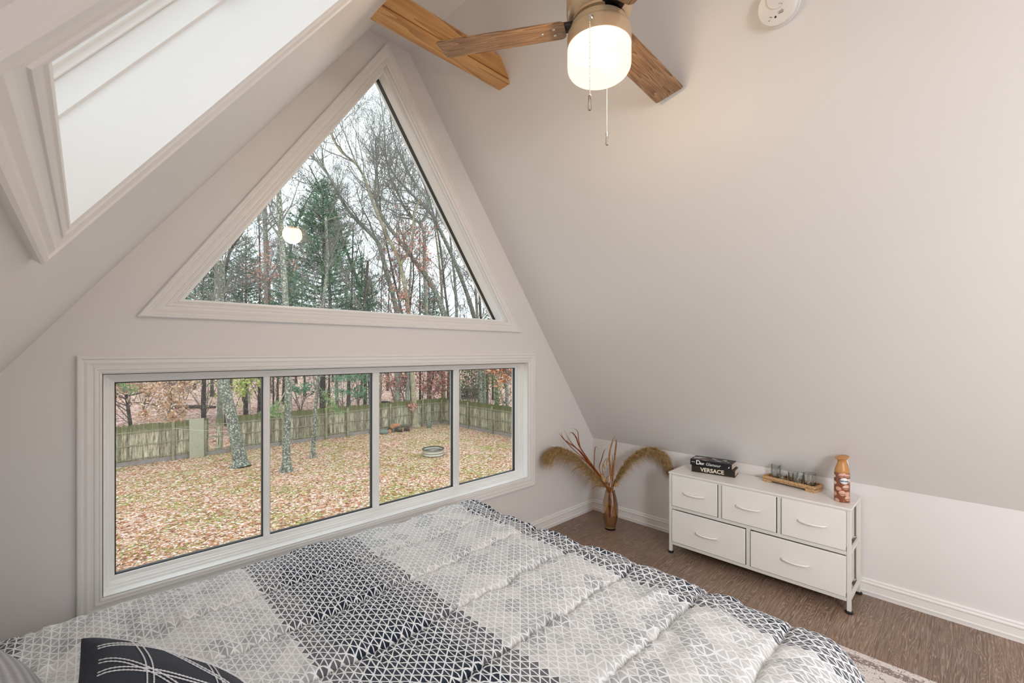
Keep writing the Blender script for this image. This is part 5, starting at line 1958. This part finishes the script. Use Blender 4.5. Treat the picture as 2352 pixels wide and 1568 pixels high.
# --- evergreens
def pine(name, label, px, d, top_py, wid, seed, mat, bark=M['bark_dark'], base_frac=0.12, dens=1.0, z_first=None, group=None):
    r = random.Random(seed)
    b = at_depth(px, HORIZON, d)
    z0 = gz(b.x, b.y) if b.y > 29 else GZ
    zt = EYE + (HORIZON - top_py) / FPX * d
    H = zt - z0
    tb = MB()
    tp = [Vector((r.uniform(-0.05, 0.05) * (i > 0), r.uniform(-0.05, 0.05), H * i / 8)) for i in range(9)]
    tube_fast(tb, tp, [0.022 * H * (1 - 0.93 * i / 8) * 0.55 + 0.01 for i in range(9)], 9)
    fb = MB()
    z = H * base_frac
    while z < H * 0.985:
        t = (z - H * base_frac) / (H * (1 - base_frac))
        L = wid * (1 - t) ** 0.75 * r.uniform(0.75, 1.1) + 0.12
        nb = 6 if t < 0.8 else 4
        a0 = r.uniform(0, 6.28)
        for k in range(nb):
            a = a0 + 2 * PI * k / nb + r.uniform(-0.3, 0.3)
            ll = L * r.uniform(0.65, 1.1)
            d0 = Vector((math.cos(a), math.sin(a), 0.05 + 0.45 * t))
            pts = []
            for i in range(5):
                q = i / 4
                pts.append(Vector((d0.x * ll * q, d0.y * ll * q, z + d0.z * ll * q + (0.16 * q * q - 0.10 * q) * ll)))
            tube_fast(tb, pts, [0.030 * (1 - 0.75 * i / 4) for i in range(5)], 3)
            nt = max(3, int(ll * 9.0 * dens))
            for j in range(nt):
                q = 0.25 + 0.75 * (j + r.random()) / nt
                i = min(3, int(q * 4))
                c = pts[i].lerp(pts[i + 1], q * 4 - i)
                sp = 0.30 * ll * (1.05 - q) + 0.06
                side = Vector((-d0.y, d0.x, 0)) * r.uniform(-1, 1) * sp
                c = c + side + Vector((0, 0, r.uniform(-0.02, 0.08)))
                ax = (Vector((d0.x, d0.y, 0.15)) + side * 0.8 / max(sp, 0.05) + rdir(r) * 0.25).normalized()
                for n in range(8):
                    dv = (ax * r.uniform(0.5, 1.0) + rdir(r) * 0.6 + Vector((0, 0, 0.05))).normalized()
                    wv = dv.cross(rdir(r)).normalized() * r.uniform(0.012, 0.022)
                    ln = r.uniform(0.18, 0.34)
                    fb.add([c - wv, c + wv, c + dv * ln], [(0, 1, 2)])
        z += r.uniform(0.26, 0.42) * (1 - 0.45 * t)
    root = tb.obj(name, bark, loc=(b.x, b.y, z0), smooth='all')
    tag(root, label, 'tree', group)
    fb.obj('foliage', mat, root)
    return root
pine('white_pine_tree', 'full green white pine in the middle of the triangle window', 742, 31.5, 410, 5.0, 41, M['needle'], base_frac=0.30, dens=1.3)
pine('white_pine_tree', 'dense dark evergreen at the lower left corner of the triangle window', 468, 30, 560, 4.0, 42, M['needle'], base_frac=0.34)
pine('white_pine_tree', 'dark evergreen behind the two mossy trunks left of the big pine', 565, 35, 540, 3.4, 43, M['needle'], base_frac=0.30)
pine('white_pine_tree', 'narrow evergreen standing just right of the big pine', 838, 38, 610, 2.3, 44, M['needle'], base_frac=0.30)
pine('white_pine_tree', 'small evergreen low at the right side of the triangle window', 985, 44, 640, 2.4, 45, M['needle'], base_frac=0.28)
pine('white_pine_tree', 'distant evergreen peeking out at the right corner of the triangle window', 1132, 46, 690, 2.2, 46, M['needle'], base_frac=0.2)
pine('white_pine_tree', 'evergreen filling in behind the left side of the big pine', 655, 41, 560, 2.8, 47, M['needle'], base_frac=0.25)

# boughs hanging into the second and third long panes from the yard trees
def bough(label, path, d, mat, seed, n, wid=0.32):
    r = random.Random(seed)
    pts = curve_pts([at_depth(px, py, d) for px, py in path], 4)
    mb = MB()
    tube_fast(mb, pts, [0.02 * (1 - 0.7 * i / len(pts)) for i in range(len(pts))], 4)
    c0 = pts[0].copy()
    mb.v = [(x - c0.x, y - c0.y, z - c0.z) for x, y, z in mb.v]
    o = mb.obj('pine_bough', M['bark_grey'], loc=c0, smooth='all')
    tag(o, label, 'branch')
    fb = MB()
    for _ in range(n):
        t = (0.3 + 0.7 * r.random()) * (len(pts) - 1.01)
        k = int(t)
        c = pts[k].lerp(pts[k + 1], t - k) + rdir(r) * wid * r.random()
        ax = rdir(r) + Vector((0, 0, -0.3))
        for _k in range(7):
            dv = (ax * 0.7 + rdir(r) * 0.6).normalized()
            wv = dv.cross(rdir(r)).normalized() * r.uniform(0.006, 0.010)
            fb.add([c - wv - c0, c + wv - c0, c + dv * r.uniform(0.14, 0.24) - c0], [(0, 1, 2)])
    fb.obj('foliage', mat, o)
bough('bright green pine bough hanging left of the straight yard tree', [(655, 900), (640, 925), (628, 945), (620, 955)], 18.6, M['needle_bright'], 51, 120, 0.40)
bough('green pine bough hanging over the fence right of the thin yard tree', [(728, 880), (745, 905), (765, 930), (785, 950)], 21.2, M['needle_bright'], 52, 110, 0.38)
bough('green pine bough stretching right above the fence in the second pane', [(735, 900), (770, 898), (810, 902), (845, 905)], 21.3, M['needle'], 53, 150, 0.40)
bough('green pine bough hanging at the top of the second pane', [(735, 862), (770, 868), (810, 862), (850, 870)], 21.5, M['needle'], 54, 190, 0.42)
bough('green pine bough reaching left from the thin yard tree', [(732, 880), (710, 885), (690, 895), (672, 890)], 21.1, M['needle'], 55, 110, 0.36)
bough('green bough at the top left corner of the first long pane', [(255, 868), (275, 880), (295, 892), (308, 895)], 23.0, M['needle_bright'], 56, 80, 0.35)

# --- understorey behind the fence
o, f0, tips, r = make_tree('beech_tree', 'beech sapling holding pale tan leaves behind the fence in the first long pane', [
    dict(path=[(300, 980), (296, 950), (291, 915), (286, 890), (280, 850)], d0=24.9, d1=24.6, r0=0.10, r1=0.05, t0=0.15, nb=26, bl=(1.2, 2.6), kids=(5, 3), rmin=0.008, lift=0.0),
    dict(path=[(288, 910), (330, 900), (380, 880), (420, 890)], d0=24.8, d1=24.4, r0=0.04, r1=0.015, ground=False, t0=0.1, nb=16, bl=(0.7, 1.5), kids=(4, 3), rmin=0.007, lift=0.0),
    dict(path=[(292, 925), (330, 925), (370, 935), (400, 950)], d0=24.8, d1=24.4, r0=0.03, r1=0.012, ground=False, t0=0.1, nb=14, bl=(0.6, 1.2), kids=(4, 3), rmin=0.007, lift=-0.02)], M['bark_dark'], 61)
# the sapling stands behind the fence: shift it back along its line of sight
add_leaves(o, f0, tips, r, M['leaf_tan'], 4200, 0.26, 0.095)
def shift_back(o, k):
    c = o.location - CAM
    o.location = CAM + c * k
    o.scale = (k, k, k)
shift_back(o, 1.16)
o, f0, tips, r = make_tree('maple_sapling', 'sapling with yellow-green leaves behind the leaning tree and fence', [
    dict(path=[(574, 950), (574, 920), (570, 890), (566, 860), (564, 830)], d0=26.0, d1=26.0, r0=0.035, r1=0.015, t0=0.1, nb=22, bl=(0.6, 1.4), kids=(4, 2), rmin=0.008)], M['bark_grey'], 62)
add_leaves(o, f0, tips, r, M['leaf_lime'], 1100, 0.26, 0.085)
o, f0, tips, r = make_tree('oak_sapling', 'oak sapling with dusty red leaves behind the fence in the third long pane', [
    dict(path=[(985, 940), (988, 910), (992, 880), (996, 850), (998, 815)], d0=34.0, d1=34.0, r0=0.07, r1=0.03, t0=0.1, nb=26, bl=(1.0, 2.2), kids=(5, 3), rmin=0.010)], M['bark_dark'], 63)
add_leaves(o, f0, tips, r, M['leaf_red'], 2300, 0.34, 0.095)
o, f0, tips, r = make_tree('oak_sapling', 'oak sapling with red leaves behind the fence left of the smooth tan tree', [
    dict(path=[(930, 940), (926, 910), (920, 895), (912, 870)], d0=33.0, d1=33.0, r0=0.04, r1=0.02, t0=0.1, nb=18, bl=(0.8, 1.6), kids=(4, 3), rmin=0.010)], M['bark_dark'], 64)
add_leaves(o, f0, tips, r, M['leaf_red'], 1000, 0.34, 0.09)
o, f0, tips, r = make_tree('oak_branch_tree', 'oak with bright orange leaves at the right edge of the last long pane', [
    dict(path=[(1196, 930), (1190, 900), (1182, 870), (1170, 850), (1150, 838)], d0=24.0, d1=23.6, r0=0.06, r1=0.02, t0=0.25, nb=22, bl=(0.7, 1.3), kids=(4, 3), rmin=0.008)], M['bark_dark'], 65)
o.name = 'oak_tree'
add_leaves(o, f0, tips, r, M['leaf_orange'], 1100, 0.24, 0.095)

# --- twiggy undergrowth behind the fence, each bush its own
UG = [(330, 905, 36, 'leaf_tan', 420), (425, 900, 42, 'leaf_tan', 300), (470, 925, 34, 'needle_bright', 160), (535, 905, 33, 'leaf_lime', 420), (600, 900, 37, 'leaf_lime', 260),
      (625, 905, 33, 'leaf_orange', 260), (690, 900, 36, 'needle', 520), (745, 905, 35, 'leaf_red', 240), (790, 900, 34, 'needle', 560), (825, 905, 37, 'needle_bright', 420),
      (875, 880, 40, 'leaf_red', 420), (905, 890, 44, 'ivy', 600), (970, 880, 46, 'ivy', 620), (1030, 890, 37, 'leaf_red', 420), (1070, 910, 33, 'ivy', 420), (1120, 905, 33, 'ivy', 520), (1090, 915, 31, 'leaf_orange', 160), (1160, 910, 33, 'leaf_orange', 260)]
UGN = {'leaf_tan': 'tan-leaved', 'needle_bright': 'bright green', 'leaf_lime': 'yellow-green', 'leaf_orange': 'orange-leaved', 'needle': 'dark green', 'leaf_red': 'rusty red-leaved', 'ivy': 'deep green'}
ur = random.Random(123)
for px, py, d, mk, n in UG:
    b = at_depth(px, HORIZON, d)
    if b.y < 26.8:
        b = b * (27.2 / b.y)
    z0 = gz(b.x, b.y) if b.y > 29 else GZ
    mb, tips = MB(), []
    H = max(1.6, EYE + (HORIZON - py + 75) / FPX * d - z0)
    for k in range(5):
        a = ur.uniform(0, 2 * PI)
        dd = Vector((math.cos(a) * 0.35, math.sin(a) * 0.35, 1)).normalized()
        branch(mb, Vector((0, 0, 0)), dd, H * ur.uniform(0.7, 1.0), 0.035, 0, ur, tips, (5, 3), 0.009, 0.10, 0.2)
    o = mb.obj('understorey_shrub', M['twig'], loc=(b.x, b.y, z0), smooth='all')
    fb = MB()
    leaf_quads(fb, [t[0] for t in tips if t[0].z > 0.8], n, 0.42, 0.10 if mk.startswith('leaf') else 0.12, ur)
    fb.obj('foliage', M[mk], o)
    tag(o, UGN[mk] + ' twiggy shrub among the undergrowth behind the fence', 'shrub', UGN[mk] + ' shrubs behind the fence')

# --- thin trunks of the wood behind the fence
WOOD = [(447, 900, 55, 0.16, 'd'), (470, 905, 52, 0.10, 'd'), (487, 905, 47, 0.17, 'd'), (505, 952, 31, 0.16, 'g'), (392, 955, 33, 0.13, 'l'), (560, 915, 44, 0.13, 'd'),
        (596, 945, 34, 0.13, 'd'), (637, 925, 40, 0.11, 'd'), (651, 918, 42, 0.13, 'd'), (738, 935, 32, 0.15, 't'), (756, 930, 40, 0.11, 'd'), (775, 925, 33, 0.14, 'l'),
        (800, 925, 32, 0.16, 'd'), (872, 922, 33, 0.08, 't'), (913, 905, 40, 0.20, 'g'), (935, 918, 33, 0.17, 'g'), (965, 905, 38, 0.10, 'd'), (1020, 895, 39, 0.22, 't'),
        (1056, 920, 32, 0.20, 'l'), (1104, 922, 32.5, 0.18, 'l'), (1140, 930, 30, 0.16, 'l'), (340, 930, 46, 0.15, 'd'), (415, 900, 60, 0.16, 'd'), (700, 900, 48, 0.14, 'd'),
        (830, 905, 47, 0.14, 'd'), (890, 890, 56, 0.16, 'd'), (985, 890, 52, 0.16, 'd'), (1166, 915, 33, 0.13, 'l'), (530, 885, 62, 0.18, 'd'), (680, 885, 66, 0.18, 'd'),
        (620, 890, 58, 0.16, 'd'), (285, 900, 58, 0.16, 'd'), (765, 885, 70, 0.2, 'd'), (860, 880, 72, 0.2, 'd'), (940, 880, 75, 0.2, 'd')]
# the wood carries on to the left of what the windows show from the bed
for _x, _y, _r in ((-2, 30, .15), (-4.5, 33, .16), (-7, 31, .14), (-1, 36, .17), (-9, 36, .16), (-5.5, 39, .15), (-12, 33, .15), (-3, 43, .17), (-8, 45, .16), (-13, 42, .15), (0.5, 47, .17), (-6, 52, .18), (-15, 50, .17), (-11, 56, .18)):
    _v = Vector((_x, _y, 0))
    WOOD.append((IMG_W / 2 + FPX * _v.dot(RIGHT) / _v.dot(FORE), 900, _v.dot(FORE), _r, 'd'))
wr = random.Random(77)
for i, (px, py, d, rad, k) in enumerate(WOOD):
    b = at_depth(px, HORIZON, d)
    z0 = gz(b.x, b.y) if b.y > 29 else GZ
    mb, bb, tips = MB(), MB(), []
    H = wr.uniform(12, 17)
    lean = Vector((wr.uniform(-0.5, 0.5), wr.uniform(-0.5, 0.5), 0))
    pts = curve_pts([Vector((0, 0, 0)), lean * 0.3 + Vector((0, 0, H * 0.3)), lean * 0.8 + Vector((wr.uniform(-0.3, 0.3), 0, H * 0.65)), lean * 1.6 + Vector((0, 0, H))], 4)
    far = d > 45
    stem(mb, pts, rad, rad * 0.25, wr, tips, bmb=bb, t0=0.40, nb=9 if far else 8, bl=(2, 4), kids=(5, 4) if far else (5, 4, 2), rmin=0.016, flare=rad * 0.4, sides=8)
    mt = {'d': M['bark_dark'], 'g': M['bark_grey'], 'l': M['bark_lichen'], 't': M['bark_tan']}[k]
    o = mb.obj('woodland_tree', mt, loc=(b.x, b.y, z0), smooth='all')
    bb.obj('branches', M['twig'], o, smooth='all')
    kind = {'d': ('thin dark trunk among the many in the wood behind the fence', 'dark trunks of the wood'), 'g': ('pale grey trunk standing behind the fence', 'pale grey trunks of the wood'),
            'l': ('lichen-spotted trunk standing behind the fence', 'lichened trunks of the wood'), 't': ('tan trunk standing behind the fence', 'tan trunks of the wood')}[k]
    tag(o, kind[0], 'tree', kind[1])

# ivy on the trunks at the right of the last pane, brush heap and fallen logs
iv = MB()
ir = random.Random(91)
leaf_quads(iv, [at_depth(1140 + ir.uniform(-5, 5), 870 + 10 * k, 29.7) for k in range(7)], 420, 0.35, 0.06, ir)
c0 = at_depth(1140, 930, 29.7)
iv.v = [(x - c0.x, y - c0.y, z - c0.z) for x, y, z in iv.v]
tag(iv.obj('ivy', M['ivy'], loc=c0), 'dark green ivy climbing a trunk behind the right-hand fence', 'ivy', kind='stuff')
bh = MB()
hr = random.Random(92)
hc = at_depth(1082, 880, 48)
hz = gz(hc.x, hc.y)
for _ in range(150):
    a = hr.uniform(0, 2 * PI)
    p = Vector((hr.gauss(0, 0.9), hr.gauss(0, 0.5), abs(hr.gauss(0, 0.5)) + 0.1))
    dd = Vector((math.cos(a), math.sin(a) * 0.5, hr.uniform(-0.3, 0.4))) * hr.uniform(0.5, 1.2)
    tube_fast(bh, [p - dd, p + rdir(hr) * 0.06, p + dd], [0.03, 0.03, 0.012], 3)
tag(bh.obj('brush_pile', M['bark_dark'], loc=(hc.x, hc.y, hz)), 'heap of cut brush at the edge of the wood beyond the fence corner', 'brush pile', kind='stuff')
for lab, (pa, pb, d) in (('dark fallen trunk lying on the forest floor in the third long pane', ((868, 900), (905, 895), 42)),
                         ('thin fallen trunk lying on the forest floor in the first long pane', ((398, 933), (495, 941), 38))):
    A_, B_ = at_depth(*pa, d), at_depth(*pb, d)
    for q in (A_, B_):
        q.z = gz(q.x, q.y) + 0.14
    m_ = (A_ + B_) / 2
    mb = MB()
    mb.tube([A_ - m_, (B_ - A_) * 0.05 + Vector((0, 0, 0.05)), B_ - m_], [0.17, 0.15, 0.10], 10)
    tag(mb.obj('fallen_trunk', M['bark_dark'], loc=m_, smooth=True), lab, 'fallen trunk')
wi = MB()
tube_fast(wi, curve_pts([at_depth(398, 983, 20.6), at_depth(460, 988, 21.0), at_depth(528, 991, 20.8), at_depth(545, 995, 20.0)], 5), [0.008] * 16, 5)
w0 = Vector(wi.v[0])
wi.v = [tuple(Vector(v) - w0) for v in wi.v]
tag(wi.obj('wire', M['wire'], loc=w0), 'thin grey wire strung in front of the back fence to the leaning tree', 'wire')
